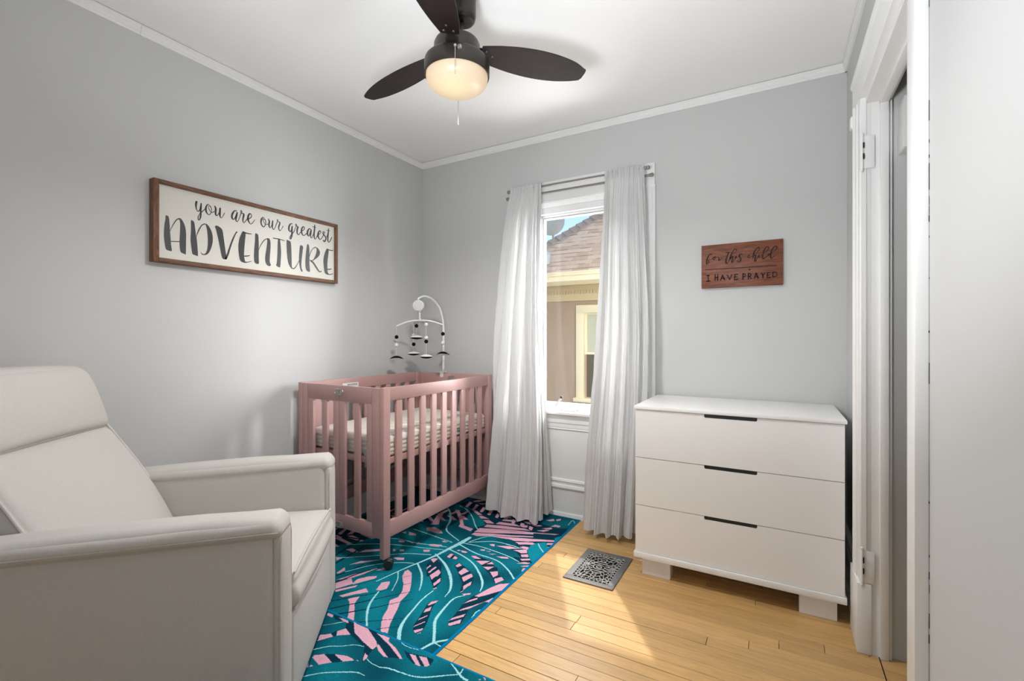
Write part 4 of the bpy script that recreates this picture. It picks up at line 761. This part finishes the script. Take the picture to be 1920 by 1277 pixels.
def ell(cx, cy, a, b, r=.0029, n=28): gbar([(cx + a * math.cos(2 * math.pi * k / n), cy + b * math.sin(2 * math.pi * k / n)) for k in range(n + 1)], r)
ell(cxv, cyv, .014, .012); ell(cxv, cyv, .030, .026, .0026)
for s in (1, -1):                                # centre diamond with straight bars
    gbar([(cxv - .066, cyv), (cxv, cyv + s * .086), (cxv + .066, cyv)], .003)
for k in range(-3, 4):
    y = cyv + k * .021; w = .066 * (1 - abs(k) * .021 / .086)
    if abs(k) < 2:
        gbar([(cxv - w, y), (cxv - .028, y)]); gbar([(cxv + .028, y), (cxv + w, y)])
    else: gbar([(cxv - w, y), (cxv + w, y)])
def web(ang, t):                                 # between the diamond and the rim
    c, q = math.cos(ang), math.sin(ang)
    r0 = 1 / (abs(c) / .066 + abs(q) / .086); r1 = min((hw - .012) / max(abs(c), 1e-6), (hh - .014) / max(abs(q), 1e-6))
    r = r0 + (r1 - r0) * t; return (cxv + r * c, cyv + r * q)
for t, n in ((.36, 72), (.70, 72)):
    gbar([web(2 * math.pi * k / n, t + .05 * math.sin(8 * 2 * math.pi * k / n)) for k in range(n + 1)], .0026)
for t0, t1, n, ph in ((0, .36, 22, 0), (.36, .70, 28, .5), (.70, 1.0, 36, .25)):
    for k in range(n):
        a0 = 2 * math.pi * (k + ph) / n; gbar([web(a0, t0), web(a0 + .05 * (-1) ** k, t1)], .0026)
for sx in (1, -1):
    for sy in (1, -1): ell(cxv + sx * (hw - .030), cyv + sy * (hh - .034), .012, .012)
for k in range(9):
    x = gx0 + (k + .5) * (gx1 - gx0) / 9
    for y0, y1 in ((gy0, gy0 + .016), (gy1 - .016, gy1)): gbar([(x, y0), (x, y1)])
for k in range(12):
    y = gy0 + (k + .5) * (gy1 - gy0) / 12
    for x0, x1 in ((gx0, gx0 + .013), (gx1 - .013, gx1)): gbar([(x0, y), (x1, y)])
gbar([(gx0 + .014, gy0 + .017), (gx1 - .014, gy0 + .017), (gx1 - .014, gy1 - .017), (gx0 + .014, gy1 - .017), (gx0 + .014, gy0 + .017)], .0026)
m.build('grille', M_iron_w, vt, OFF)

# ------------------------------------------------------------------ curtain rods
M_rod = mat('brushed_grey_rod', (.30, .29, .28), .35, metal=.8)
def rod(y, z, x0, x1, label):
    OFF = ((x0 + x1) / 2, y, z)
    t = thing('curtain_rod', label, 'curtain rod', OFF)
    MB().tube([(x0, y, z), (x1, y, z)], .0078, 14).build('pole', M_rod, t, OFF)
    for x, s in ((x0, -1), (x1, 1)):
        m = MB(); m.tube([(x, y, z), (x + s * .010, y, z)], .0098, 14); m.ball((x + s * .019, y, z), .0125); m.build('finial', M_rod, t, OFF)
        xb = x - s * .045
        b = MB(); b.tube([(xb, YB - .022, z - .004), (xb, y, z - .010), (xb, y, z)], .0048, 8); b.box(xb - .010, xb + .010, YB - .026, YB - .0215, z - .03, z + .02, bev=.002)
        b.build('bracket', M_rod, t, OFF)
    return t
rod(YB - .100, 2.258, -1.640, -.700, 'front grey curtain rod that carries both white curtains')
rod(YB - .046, 2.229, -1.680, -.690, 'empty grey curtain rod behind and below the front rod')

# ------------------------------------------------------------------ curtains
def cloth(name, label, cols, hem_h, seed, rows=70, n=260):
    """cols: control columns across the cloth, each a list of (x, y, z) from heading to hem"""
    rn = random.Random(seed); ph = [rn.uniform(0, 6.28) for _ in range(8)]
    C = [catmull(c, 8) for c in cols]; nr = len(C[0])
    def fn(u, v):
        j = v * (nr - 1); j0 = min(int(j), nr - 2); f = j - j0
        row = [tuple(a * (1 - f) + b * f for a, b in zip(c[j0], c[j0 + 1])) for c in C]
        s = u * (len(row) - 1); s0 = min(int(s), len(row) - 2); g = s - s0
        p = [row[max(0, s0 - 1)], row[s0], row[s0 + 1], row[min(len(row) - 1, s0 + 2)]]
        q = [0.5 * (2 * p[1][i] + (p[2][i] - p[0][i]) * g + (2 * p[0][i] - 5 * p[1][i] + 4 * p[2][i] - p[3][i]) * g * g + (3 * p[1][i] - p[0][i] - 3 * p[2][i] + p[3][i]) * g ** 3) for i in range(3)]
        return q
    def full(u, v):
        q = fn(u, v); a, b = fn(max(0, u - .02), v), fn(min(1, u + .02), v)
        tx, ty = b[0] - a[0], b[1] - a[1]; L = math.hypot(tx, ty) or 1; nx, ny = -ty / L, tx / L
        uu = u + .012 * math.sin(3.1 * v + ph[0]) + .008 * math.sin(7 * v + ph[1])
        amp = .007 + .025 * min(1, v * 2.2)
        w = amp * (math.sin(uu * 44 + ph[2] + .5 * math.sin(uu * 9 + ph[6])) * .7 + math.sin(uu * 81 + ph[3] + 1.2 * v) * .34 * (1 - .35 * v)) + .0028 * math.sin(uu * 205 + ph[4] + 3 * math.sin(v * 6)) + .0016 * math.sin(uu * 390 + v * 9)
        if v < .03: w += .003 * math.sin(uu * 150)
        w += .0012 * math.sin(v * 95 + uu * 30 + 2 * math.sin(uu * 17)) 
        return (q[0] + nx * w, q[1] + ny * w, q[2] + .004 * math.sin(uu * 44 + ph[2]) * v)
    z0 = fn(.5, 0); OFF = (z0[0], z0[1], 0)
    t = thing(name, label, 'curtain', OFF, group=None)
    MB().surf(full, n, rows).build('panel', M_curtain, t, OFF, angle=180)
    # stitched hem and rod pocket: a second layer of the same cloth
    v0 = 1 - hem_h
    def hem(u, v):
        q = full(u, v0 + (1 - v0) * v); return (q[0], q[1] - .0016, q[2])
    MB().surf(hem, n, 6).build('hem', M_curtain, t, OFF, angle=180)
    def poc(u, v):
        q = full(u, .032 * v); return (q[0], q[1] - .0016, q[2])
    MB().surf(poc, n, 4).build('rod_pocket', M_curtain, t, OFF, angle=180)
    return t
zt = 2.277
yt = YB - .100
cloth('curtain', 'white crinkled sheer curtain left of the window, its hem on the rug', [
    [(-1.632, yt - .012, zt), (-1.690, yt - .012, 1.9), (-1.750, yt - .005, 1.2), (-1.752, yt + .010, .5), (-1.752, yt - .005, .085)],
    [(-1.575, yt - .014, zt), (-1.625, yt - .030, 1.9), (-1.690, yt - .05, 1.2), (-1.735, yt - .085, .5), (-1.742, yt - .125, .045)],
    [(-1.520, yt - .014, zt), (-1.545, yt - .030, 1.9), (-1.590, yt - .06, 1.2), (-1.600, yt - .11, .5), (-1.600, yt - .175, .030)],
    [(-1.465, yt - .014, zt), (-1.475, yt - .030, 1.9), (-1.490, yt - .06, 1.2), (-1.480, yt - .11, .5), (-1.470, yt - .175, .026)],
    [(-1.412, yt - .012, zt), (-1.424, yt - .024, 1.9), (-1.418, yt - .05, 1.2), (-1.375, yt - .11, .5), (-1.345, yt - .175, .028)],
    [(-1.408, yt - .006, zt), (-1.424, yt - .004, 1.9), (-1.430, yt - .01, 1.2), (-1.398, yt - .03, .5), (-1.372, yt - .060, .036)],
    [(-1.400, yt + .004, zt), (-1.408, yt + .010, 1.9), (-1.396, yt + .01, 1.2), (-1.352, yt + .01, .5), (-1.318, yt + .020, .050)]], .045, 4)
cloth('curtain', 'white crinkled sheer curtain between the window and the dresser', [
    [(-.940, yt + .000, zt), (-.948, yt + .010, 1.9), (-.995, yt + .01, 1.2), (-1.045, yt - .01, .5), (-1.075, yt - .01, .075)],
    [(-.930, yt - .014, zt), (-.938, yt - .025, 1.9), (-.965, yt - .04, 1.2), (-1.012, yt - .08, .5), (-1.022, yt - .115, .040)],
    [(-.880, yt - .014, zt), (-.890, yt - .030, 1.9), (-.900, yt - .05, 1.2), (-.930, yt - .10, .5), (-.940, yt - .150, .035)],
    [(-.820, yt - .014, zt), (-.825, yt - .030, 1.9), (-.820, yt - .05, 1.2), (-.840, yt - .10, .5), (-.850, yt - .150, .035)],
    [(-.760, yt - .014, zt), (-.752, yt - .030, 1.9), (-.740, yt - .05, 1.2), (-.755, yt - .09, .5), (-.765, yt - .125, .040)],
    [(-.703, yt - .008, zt), (-.690, yt - .010, 1.9), (-.668, yt - .01, 1.2), (-.672, yt - .03, .5), (-.690, yt - .05, .060)]], .055, 9)
# ------------------------------------------------------------------ armchair
CO = (-1.5215, 1.1609, 0.0)
ch = thing('armchair', 'oatmeal fabric recliner armchair with padded arms on the second rug', 'armchair', (CO[0], CO[1], .012), rz=R(40))
sl = lambda x: .034 * (x + .42) / .84
for s in (1, -1):
    y0, y1 = (.298, .410) if s > 0 else (-.410, -.298)
    wz = lambda p: (p[0], p[1], p[2] + (sl(p[0]) if p[2] > .35 else 0))
    MB().rbox(-.80, -.014, y0, y1, .035, .652, r=.026, bulge=(0, .004, 0), warp=wz).build('arm_panel', M_fabric, ch)
    def capw(p):
        w = .0016 * math.sin(p[0] * 130 + p[1] * 60) * (1 if p[2] > .655 else .3) * math.exp(-((p[0] + .1) / .25) ** 2)
        fr = max(0, (p[0] + .03) / .035); return (p[0], p[1], p[2] + sl(p[0]) + w - .012 * fr * fr)
    pad = MB().rbox(-.81, .006, y0 - (.014 if s < 0 else .0015), y1 + (.014 if s > 0 else .0015), .606, .667, r=.030, bulge=(0, .003, .010), k=5, m=18, warp=capw).build('arm_pad', M_fabric, ch, angle=60)
    sm = MB()
    for q, zq in (((y1 + .0145) * 1.0 if s > 0 else y0 - .0145, .630),):
        sm.tube([(x / 10 * -.80, q, zq + sl(x / 10 * -.80)) for x in range(0, 11)], .0022, 6)
    sm.build('seam', M_piping, pad)
    fp = MB().rbox(-.022, .004, y0 + .004, y1 - .004, .040, .640, r=.012, bulge=(.008, 0, 0)).build('arm_front', M_fabric, ch)
    pp = MB(); a, b = y0 + .006, y1 - .006
    loop = [(.001, a, .045), (.001, a, .600), (.001, a + .012, .634), (.001, (a + b) / 2, .644), (.001, b - .012, .634), (.001, b, .600), (.001, b, .045)]
    pp.tube(loop, .0042, 8); pp.build('piping', M_piping, fp)
def seatw(p):
    x, y, z = p
    if z > .43: z += .012 * (1 - (y / .29) ** 2) - .03 * max(0, (-x - .35) / .3) * 0
    if x > -.03 and z < .43: x += .014 * math.sin((z - .345) / .085 * math.pi) if z > .345 else 0
    return (x, y, z)
st = MB().rbox(-.70, .010, -.293, .293, .345, .462, r=.022, bulge=(.006, 0, .008), k=5, m=16, warp=seatw).build('seat_cushion', M_fabric, ch, angle=60)
pp = MB(); pp.tube([(.006 , y / 20 * .283, .463 + .012 * (1 - (y / 20) ** 2)) for y in range(-20, 21)], .0036, 8); pp.build('piping', M_piping, st)
fr = MB().rbox(-.035, .006, -.292, .292, .045, .342, r=.016, bulge=(.010, 0, 0)).build('footrest', M_fabric, ch, angle=60)
pp = MB(); pp.tube([(.006 + .010 * (1 - (y / 20) ** 2), y / 20 * .285, .345 - .004 * (y / 20)) for y in range(-20, 21)], .005, 8); pp.build('piping', M_piping, fr)
xl = lambda z: -.600 - .59 * (z - .44)
def backw(p):
    x, y, z = p; k = max(0, (z - .40) / .46)
    return (x + xl(z) + .020 * math.sin(max(0, min(1, k)) * math.pi), y * (1 - .010 * k), z)
bk = MB().rbox(-.12, 0, -.300, .300, .38, .860, r=.030, bulge=(.030, .004, 0), k=5, m=18, warp=backw).build('backrest', M_fabric, ch, angle=60)
def headw(p):
    x, y, z = p; k = (z - .855) / .25
    q = 1 - .02 * k - .16 * max(0, k - .62) ** 1.5 
    return (x - .838 - .066 * k - .020 * k * k, y * q, z + .006 * (1 - (y / .3) ** 2))
hd = MB().rbox(-.125, .004, -.304, .304, .846, 1.098, r=.040, bulge=(.018, .006, .006), k=6, m=18, warp=headw).build('headrest', M_fabric, ch, angle=60)
for s in (1, -1): MB().tube([backw(Vector((-.012, s * .302, .40 + .46 * k / 14))) for k in range(15)], .0048, 8).build('piping', M_piping, bk)
MB().rbox(-.84, -.79, -.39, .39, .06, .60, r=.02).build('back_panel', M_fabric, ch)
MB().box(-.78, -.05, -.37, .37, 0.0, .05, bev=.004).build('base', M_black, ch)

# ------------------------------------------------------------------ ceiling fan with light
FC = (-1.1445, 1.558)
OFF = (FC[0] + .022 * math.cos(YAW), FC[1] + .022 * math.sin(YAW), ZC)
fan = thing('ceiling_fan', 'dark bronze ceiling fan with three walnut blades and a lit frosted bowl', 'ceiling fan', OFF)
top = Vector(OFF)
cn = MB().lathe([(.004, 2.655), (.052, 2.655), (.056, 2.648), (.056, 2.545), (.052, 2.528), (.046, 2.521), (.036, 2.519), (.012, 2.522)], (OFF[0], OFF[1], 0), 40).build('canopy', M_bronze, fan, OFF)
bd = MB(); ca = math.atan2(-OFF[1], -OFF[0]) + .95
def badge_pt(a, z, r=.0568): return (OFF[0] + r * math.cos(ca + a), OFF[1] + r * math.sin(ca + a), z)
bd.surf(lambda u, v: badge_pt(-.30 + .60 * u, 2.585 + .040 * v + .008 * math.sin(math.pi * u), .0575), 10, 4).build('badge', mat('gold_label', (.45, .34, .10), .4, metal=.5), cn, OFF)
bb = MB(); bb.surf(lambda u, v: badge_pt(-.25 + .50 * u, 2.590 + .030 * v + .007 * math.sin(math.pi * u), .0582), 10, 4); bb.build('badge_field', M_black, cn, OFF)
MB().tube([(OFF[0], OFF[1], 2.53), (FC[0] + .006, FC[1] + .003, 2.43)], .0085, 14).build('downrod', M_bronze, fan, OFF)
mh = MB().lathe([(.010, 2.452), (.030, 2.450), (.070, 2.444), (.088, 2.436), (.094, 2.424), (.095, 2.366), (.088, 2.360), (.01, 2.358)], (*FC, 0), 48).build('motor_housing', M_bronze, fan, OFF)
lk = MB().lathe([(.01, 2.366), (.090, 2.366), (.124, 2.363), (.131, 2.356), (.1335, 2.346), (.1335, 2.300), (.1315, 2.295), (.1275, 2.296), (.1265, 2.304), (.01, 2.31)], (*FC, 0), 64).build('light_kit_ring', M_bronze, fan, OFF)

def globe_mat():
    m = bpy.data.materials.new('lit_frosted_glass'); m.use_nodes = True
    n, l = m.node_tree.nodes, m.node_tree.links; p = n['Principled BSDF']
    p.inputs['Base Color'].default_value = (.30, .28, .25, 1); p.inputs['Roughness'].default_value = .35
    tc = n.new('ShaderNodeTexCoord'); d = n.new('ShaderNodeVectorMath'); d.operation = 'DISTANCE'
    d.inputs[1].default_value = (FC[0] - OFF[0] + .008, FC[1] - OFF[1] - .040, 2.268 - ZC)      # the bulb behind the glass
    l.new(tc.outputs['Object'], d.inputs[0])
    r = n.new('ShaderNodeValToRGB'); e = r.color_ramp.elements
    e[0].position = .02; e[0].color = (.95, .72, .34, 1); e[1].position = .22; e[1].color = (.46, .30, .17, 1)
    q = e.new(.09); q.color = (.66, .46, .25, 1)
    l.new(d.outputs['Value'], r.inputs[0]); l.new(r.outputs[0], p.inputs['Emission Color']); p.inputs['Emission Strength'].default_value = 0.78
    return m
gl = MB().lathe([(.1255, 2.303), (.1265, 2.290), (.124, 2.276), (.116, 2.262), (.100, 2.249), (.078, 2.2405), (.05, 2.2355), (.02, 2.2335), (.001, 2.233)], (*FC, 0), 64).build('lamp_bowl', globe_mat(), fan, OFF, angle=60)
M_blade = wood('dark_walnut_blade', srgb(12, 5, 4), srgb(36, 18, 14), axis='X', scale=16, stretch=6, rough=.6, distort=1.0)
M_blade_edge = mat('blade_edge', srgb(150, 120, 110), .4)
M_screw = mat('dark_screw', (.20, .18, .17), .4, metal=.8)
def blade(ang, length, ztip):
    Z = Matrix.Rotation(R(ang), 4, 'Z'); P = Matrix.Rotation(R(-11), 4, 'X'); r0 = .100
    M = Matrix.Translation((FC[0], FC[1], 2.412)) @ Z @ Matrix.Rotation(math.atan2(2.412 - ztip, length), 4, 'Y') @ P
    Lb = length - r0; ol = []
    prof = [(0, .038), (.06, .046), (.16, .058), (.30, .070), (.46, .077), (.62, .076), (.76, .068), (.88, .054), (.96, .040), (.985, .034)]
    up = catmull([(r0 + Lb * a, w) for a, w in prof], 4); lo = catmull([(r0 + Lb * (a + .015 * (a > .9)), -w * (1.0 if a < .9 else .82)) for a, w in prof], 4)
    ol = up + [(r0 + Lb * 1.0, .020), (r0 + Lb * 1.005, -.012)] + lo[::-1]
    o = MB(); o.prism([(x, y) for x, y in ol], 'z', -.003, .003)
    ob = o.build('blade', M_blade, fan, smooth=False)
    ob.matrix_local = Matrix.Translation(-Vector(OFF)) @ M
    for x, y in ((r0 + .018, -.020), (r0 + .018, .020), (r0 + .050, 0.0)): MB().ball((x, y, -.0035), .0055, 1, 1, .55, n=12).build('blade_screw', M_screw, ob)
    b = MB(); b.box(.070, r0 + .030, -.022, .022, .0032, .0085, bev=.002); b.build('blade_bracket', M_bronze, ob)
    return ob
blade(48.3, .577, 2.410); blade(171.4, .606, 2.400); blade(-69.5, .59, 2.412)
# pull chains
dirc = Vector((-FC[0], -FC[1], 0)).normalized()            # from the fan towards the camera side
def chain(a, length, fitting):
    d = Matrix.Rotation(a, 3, 'Z') @ dirc; p = Vector((*FC, 0)) + d * .142
    m = MB()
    if fitting:
        q = Vector((*FC, 0)) + d * .1335
        m.tube([(q.x, q.y, 2.338), (p.x, p.y, 2.338)], .0045, 12); m.ball((p.x, p.y, 2.338), .006)
        side = Vector((-d.y, d.x, 0)); e = Vector((*FC, 0)) + d * .137 + side * .017
        m.box(e.x - .006, e.x + .006, e.y - .006, e.y + .006, 2.328, 2.343, bev=.001)
    z = 2.334
    while z > 2.334 - length:
        m.ball((p.x, p.y, z), .0018, n=8); z -= .0042
    m.tube([(p.x, p.y, 2.334), (p.x, p.y, 2.334 - length)], .0008, 6)
    return m.build('pull_chain', M_steel, fan, OFF)
chain(R(-3), .105, True); chain(R(178), .170, True)
lamp('fan_lamp', 'SPOT', (FC[0], FC[1], 2.228), 110, aim=(FC[0], FC[1], 0), color=(1.0, .975, .945), spot_size=R(170), spot_blend=.6, shadow_soft_size=.10)

# ------------------------------------------------------------------ outside
M_ground = mat('side_yard_gravel', (.30, .28, .24), .95, noise_amt=.3, noise_scale=3)
struct(MB().box(-14, 12, YB + .2, 22, -3.3, -3.2).build('ground', M_ground, smooth=False))
M_stucco = mat('tan_stucco', srgb(178, 156, 134), .95, spec=.1, noise_amt=.06, noise_scale=5, bump=.6, bump_scale=60)
M_cream = mat('cream_trim_paint', srgb(236, 222, 186), .6, noise_amt=.02, noise_scale=4)
M_cream2 = mat('tan_frieze_paint', srgb(206, 188, 150), .7)
def shingles():
    m = bpy.data.materials.new('tan_asphalt_shingle'); m.use_nodes = True
    n, l = m.node_tree.nodes, m.node_tree.links; p = n['Principled BSDF']; p.inputs['Roughness'].default_value = .95; p.inputs['Specular IOR Level'].default_value = .1
    tc = n.new('ShaderNodeTexCoord'); sx = n.new('ShaderNodeSeparateXYZ'); l.new(tc.outputs['Object'], sx.inputs[0])
    mu = n.new('ShaderNodeMath'); mu.operation = 'MULTIPLY'; mu.inputs[1].default_value = math.sqrt(1 + .9 * .9); l.new(sx.outputs['Y'], mu.inputs[0])
    cb = n.new('ShaderNodeCombineXYZ'); l.new(sx.outputs['X'], cb.inputs['X']); l.new(mu.outputs[0], cb.inputs['Y'])
    b = n.new('ShaderNodeTexBrick'); b.offset = .37; b.offset_frequency = 2; b.squash = .7; b.squash_frequency = 3
    for k, v in (('Scale', 1.0), ('Brick Width', .24), ('Row Height', .105), ('Mortar Size', 0.0), ('Bias', .0)): b.inputs[k].default_value = v
    b.inputs['Color1'].default_value = (*srgb(242, 214, 186), 1); b.inputs['Color2'].default_value = (*srgb(220, 188, 158), 1); b.inputs['Mortar'].default_value = (*srgb(220, 188, 158), 1)
    l.new(cb.outputs[0], b.inputs['Vector'])
    # thick butt edges of the courses: a dark line along each row, broken where tabs are thin
    dv = n.new('ShaderNodeMath'); dv.operation = 'DIVIDE'; dv.inputs[1].default_value = .105; l.new(mu.outputs[0], dv.inputs[0])
    fr = n.new('ShaderNodeMath'); fr.operation = 'FRACT'; l.new(dv.outputs[0], fr.inputs[0])
    lt = n.new('ShaderNodeMath'); lt.operation = 'LESS_THAN'; lt.inputs[1].default_value = .17; l.new(fr.outputs[0], lt.inputs[0])
    fl = n.new('ShaderNodeMath'); fl.operation = 'FLOOR'; l.new(dv.outputs[0], fl.inputs[0])
    c2 = n.new('ShaderNodeCombineXYZ'); l.new(sx.outputs['X'], c2.inputs['X']); l.new(fl.outputs[0], c2.inputs['Y'])
    t3 = n.new('ShaderNodeTexNoise'); t3.inputs['Scale'].default_value = 4.3; t3.inputs['Detail'].default_value = 0; l.new(c2.outputs[0], t3.inputs['Vector'])
    m3 = n.new('ShaderNodeMapRange'); m3.inputs['From Min'].default_value = .46; m3.inputs['From Max'].default_value = .54; m3.inputs['To Min'].default_value = .12; m3.inputs['To Max'].default_value = .60; l.new(t3.outputs['Fac'], m3.inputs['Value'])
    mm = n.new('ShaderNodeMath'); mm.operation = 'MULTIPLY'; l.new(lt.outputs[0], mm.inputs[0]); l.new(m3.outputs[0], mm.inputs[1])
    t = n.new('ShaderNodeTexNoise'); t.inputs['Scale'].default_value = 60; l.new(tc.outputs['Object'], t.inputs['Vector'])
    mr = n.new('ShaderNodeMapRange'); mr.inputs['To Min'].default_value = .82; mr.inputs['To Max'].default_value = 1.18; l.new(t.outputs['Fac'], mr.inputs['Value'])
    v = n.new('ShaderNodeVectorMath'); v.operation = 'SCALE'; l.new(b.outputs['Color'], v.inputs[0]); l.new(mr.outputs[0], v.inputs['Scale'])
    mx = n.new('ShaderNodeMix'); mx.data_type = 'RGBA'; mx.inputs[7].default_value = (*srgb(120, 88, 72), 1); l.new(mm.outputs[0], mx.inputs[0]); l.new(v.outputs[0], mx.inputs[6]); l.new(mx.outputs[2], p.inputs['Base Color'])
    return m
M_shingle = shingles()
OFF = (-1.5, 6.5, -3.2)
nh = thing('neighbor_house', 'tan stucco house with a brown shingled hip roof seen through the window', 'house', OFF)
NX0, NX1, NY = -3.9, 4.0, 6.5
MB().box(NX0, NX1, NY, NY + 7, -3.2, 2.0).build('wall', M_stucco, nh, OFF, smooth=False)
m = MB(); m.box(NX0 - .02, NX1, NY - .035, NY, 1.773, 2.01).box(NX0 - .02, NX1, NY - .05, NY, 1.93, 1.945)
m.build('frieze', M_cream2, nh, OFF, smooth=False)
m = MB(); x = -3.15
while x < 0: m.box(x, x + .030, NY - .055, NY - .03, 1.878, 1.922); x += .047
dn = m.build('dentil_band', M_cream2, nh, OFF, smooth=False)
m = MB(); m.prism([(6.02, 2.085), (6.03, 2.02), (6.12, 1.985), (6.14, 1.975), (6.40, 2.005), (6.52, 2.005), (6.52, 2.09)], 'x', NX0 - .4, NX1)
m.build('cornice', M_cream, nh, OFF, smooth=False)
m = MB(); m.prism([(6.0, 2.147), (5.985, 2.14), (5.985, 2.128), (5.995, 2.12), (6.0, 2.095), (6.02, 2.082), (6.10, 2.082), (6.10, 2.147)], 'x', NX0 - .45, NX1)
m.build('gutter', M_cream, nh, OFF, smooth=False)
# front slope of the hip roof: z = 2.147 + 0.9 (y - 6); the hip runs up to the right
pz = lambda y: 2.150 + .9 * (y - 6.0)
hip0, hip1 = (-3.80, 5.98), (-1.30, 8.27)
m = MB(); RT = Vector((0, .05, .06))
hx = lambda y: -3.11 + (y - 6.61) * (.54 / .49)
Rv = [(hx(6.0), 6.0, pz(6.0)), (NX1, 6.0, pz(6.0)), (NX1, 8.6, pz(8.6)), (hx(8.6), 8.6, pz(8.6))]
m.add(Rv + [(a, b, c - .05) for a, b, c in Rv], [[0, 1, 2, 3], [7, 6, 5, 4], [0, 4, 5, 1], [1, 5, 6, 2], [2, 6, 7, 3], [3, 7, 4, 0]])
# the slope on the far side of the hip
Rv = [(hx(6.0), 6.0, pz(6.0)), (hx(8.6), 8.6, pz(8.6)), (hx(8.6), 12.4, pz(8.6)), (hx(6.0), 14.5, pz(6.0))]
m.add(Rv + [(a, b, c - .05) for a, b, c in Rv], [[0, 1, 2, 3], [7, 6, 5, 4], [0, 4, 5, 1], [1, 5, 6, 2], [2, 6, 7, 3], [3, 7, 4, 0]])
roof = m.build('roof', M_shingle, nh, OFF, smooth=False)
m = MB(); d = Vector((.54, .49, .44)); L = d.length; d /= L; sd = d.cross(Vector((0, 0, 1))).normalized(); nn = sd.cross(d)
p0 = Vector((hx(6.0), 6.0, pz(6.0)))
for k in range(26):
    a, b = p0 + d * (k * .135), p0 + d * (k * .135 + .155)
    vs = []
    for q, lift in ((a, .030), (b, .012)):
        vs += [q + sd * .115 + nn * (lift - .075), q + nn * (lift + .012), q - sd * .115 + nn * (lift - .075), q + sd * .115 + nn * (lift - .10), q - sd * .115 + nn * (lift - .10)]
    m.add(vs, [[0, 1, 6, 5], [1, 2, 7, 6], [0, 3, 4, 2, 1], [5, 6, 7, 9, 8], [0, 5, 8, 3], [2, 4, 9, 7], [3, 8, 9, 4]])
m.build('hip_cap', mat('hip_cap_shingle', srgb(186, 166, 150), .95, noise_amt=.12, noise_scale=9), roof, OFF, smooth=False)
m = MB(); m.tube([(-2.93, 6.20, 2.30), (-2.93, 6.20, 2.43)], .055, 20)
m.ball((-2.93, 6.20, 2.43), .06); m.build('roof_vent', mat('weathered_zinc', srgb(206, 212, 206), .6), roof, OFF)
wx0, wx1 = -2.580, -1.36
m = MB(); fw_ = .125
m.box(wx0, wx0 + fw_, NY - .05, NY + .02, .30, 1.707, bev=.006).box(wx1 - fw_, wx1, NY - .05, NY + .02, .30, 1.707, bev=.006)
m.box(wx0 + .001, wx1 - .001, NY - .052, NY + .02, 1.59, 1.709, bev=.006).box(wx0 - .03, wx1 + .03, NY - .09, NY + .02, .285, .345, bev=.006)
wf_ = m.build('window_frame', M_cream, nh, OFF)
m = MB(); a, b = wx0 + fw_ - .004, wx1 - fw_ + .004
for z0, z1, yy in ((.985, 1.60, NY - .012), (.34, 1.012, NY + .010)):
    m.box(a, a + .042, yy, yy + .02, z0, z1).box(b - .042, b, yy, yy + .02, z0, z1).box(a + .042, b - .042, yy, yy + .02, z1 - .03, z1).box(a + .042, b - .042, yy, yy + .02, z0, z0 + .034)
m.build('sash', M_cream, wf_, OFF, smooth=False)
m = MB(); z = 1.008
while z < 1.575: m.box(a + .038, b - .038, NY - .002, NY + .004, z, z + .0165); z += .0182
m.build('blind', mat('pale_green_blind', srgb(196, 196, 168), .6), wf_, OFF, smooth=False)
MB().box(a + .03, b - .03, NY - .0005, NY + .0005, 1.0, 1.58).build('window_pane', mat('grey_blind_gap', srgb(140, 138, 116), .5), wf_, OFF, smooth=False)
MB().box(a + .03, b - .03, NY - .0006, NY + .0012, .36, 1.0).build('window_pane', mat('dark_window_glass', srgb(96, 90, 76), .15), wf_, OFF, smooth=False)

OFF = (-4.16, 9.0, 2.9)
sd_ = thing('satellite_dish', 'round grey dish rising behind the hip of the shingled roof', 'satellite dish', OFF)
Mx = Matrix.Rotation(R(12), 3, 'Z') @ Matrix.Rotation(R(98), 3, 'X')
MB().lathe([(.001, .075), (.08, .070), (.16, .055), (.23, .030), (.288, -.004), (.296, -.010), (.296, -.016), (.286, -.012), (.22, .018), (.001, .060)], (-4.165, 9.0, 3.70), 48, Mx).build('dish', mat('weathered_grey_dish', srgb(214, 222, 220), .6, noise_amt=.10, noise_scale=14), sd_, OFF)
MB().tube([(-4.165, 9.02, 3.66), (-4.165, 9.12, 3.5), (-4.165, 9.12, 2.9)], .024, 14).build('mast', M_steel, sd_, OFF)
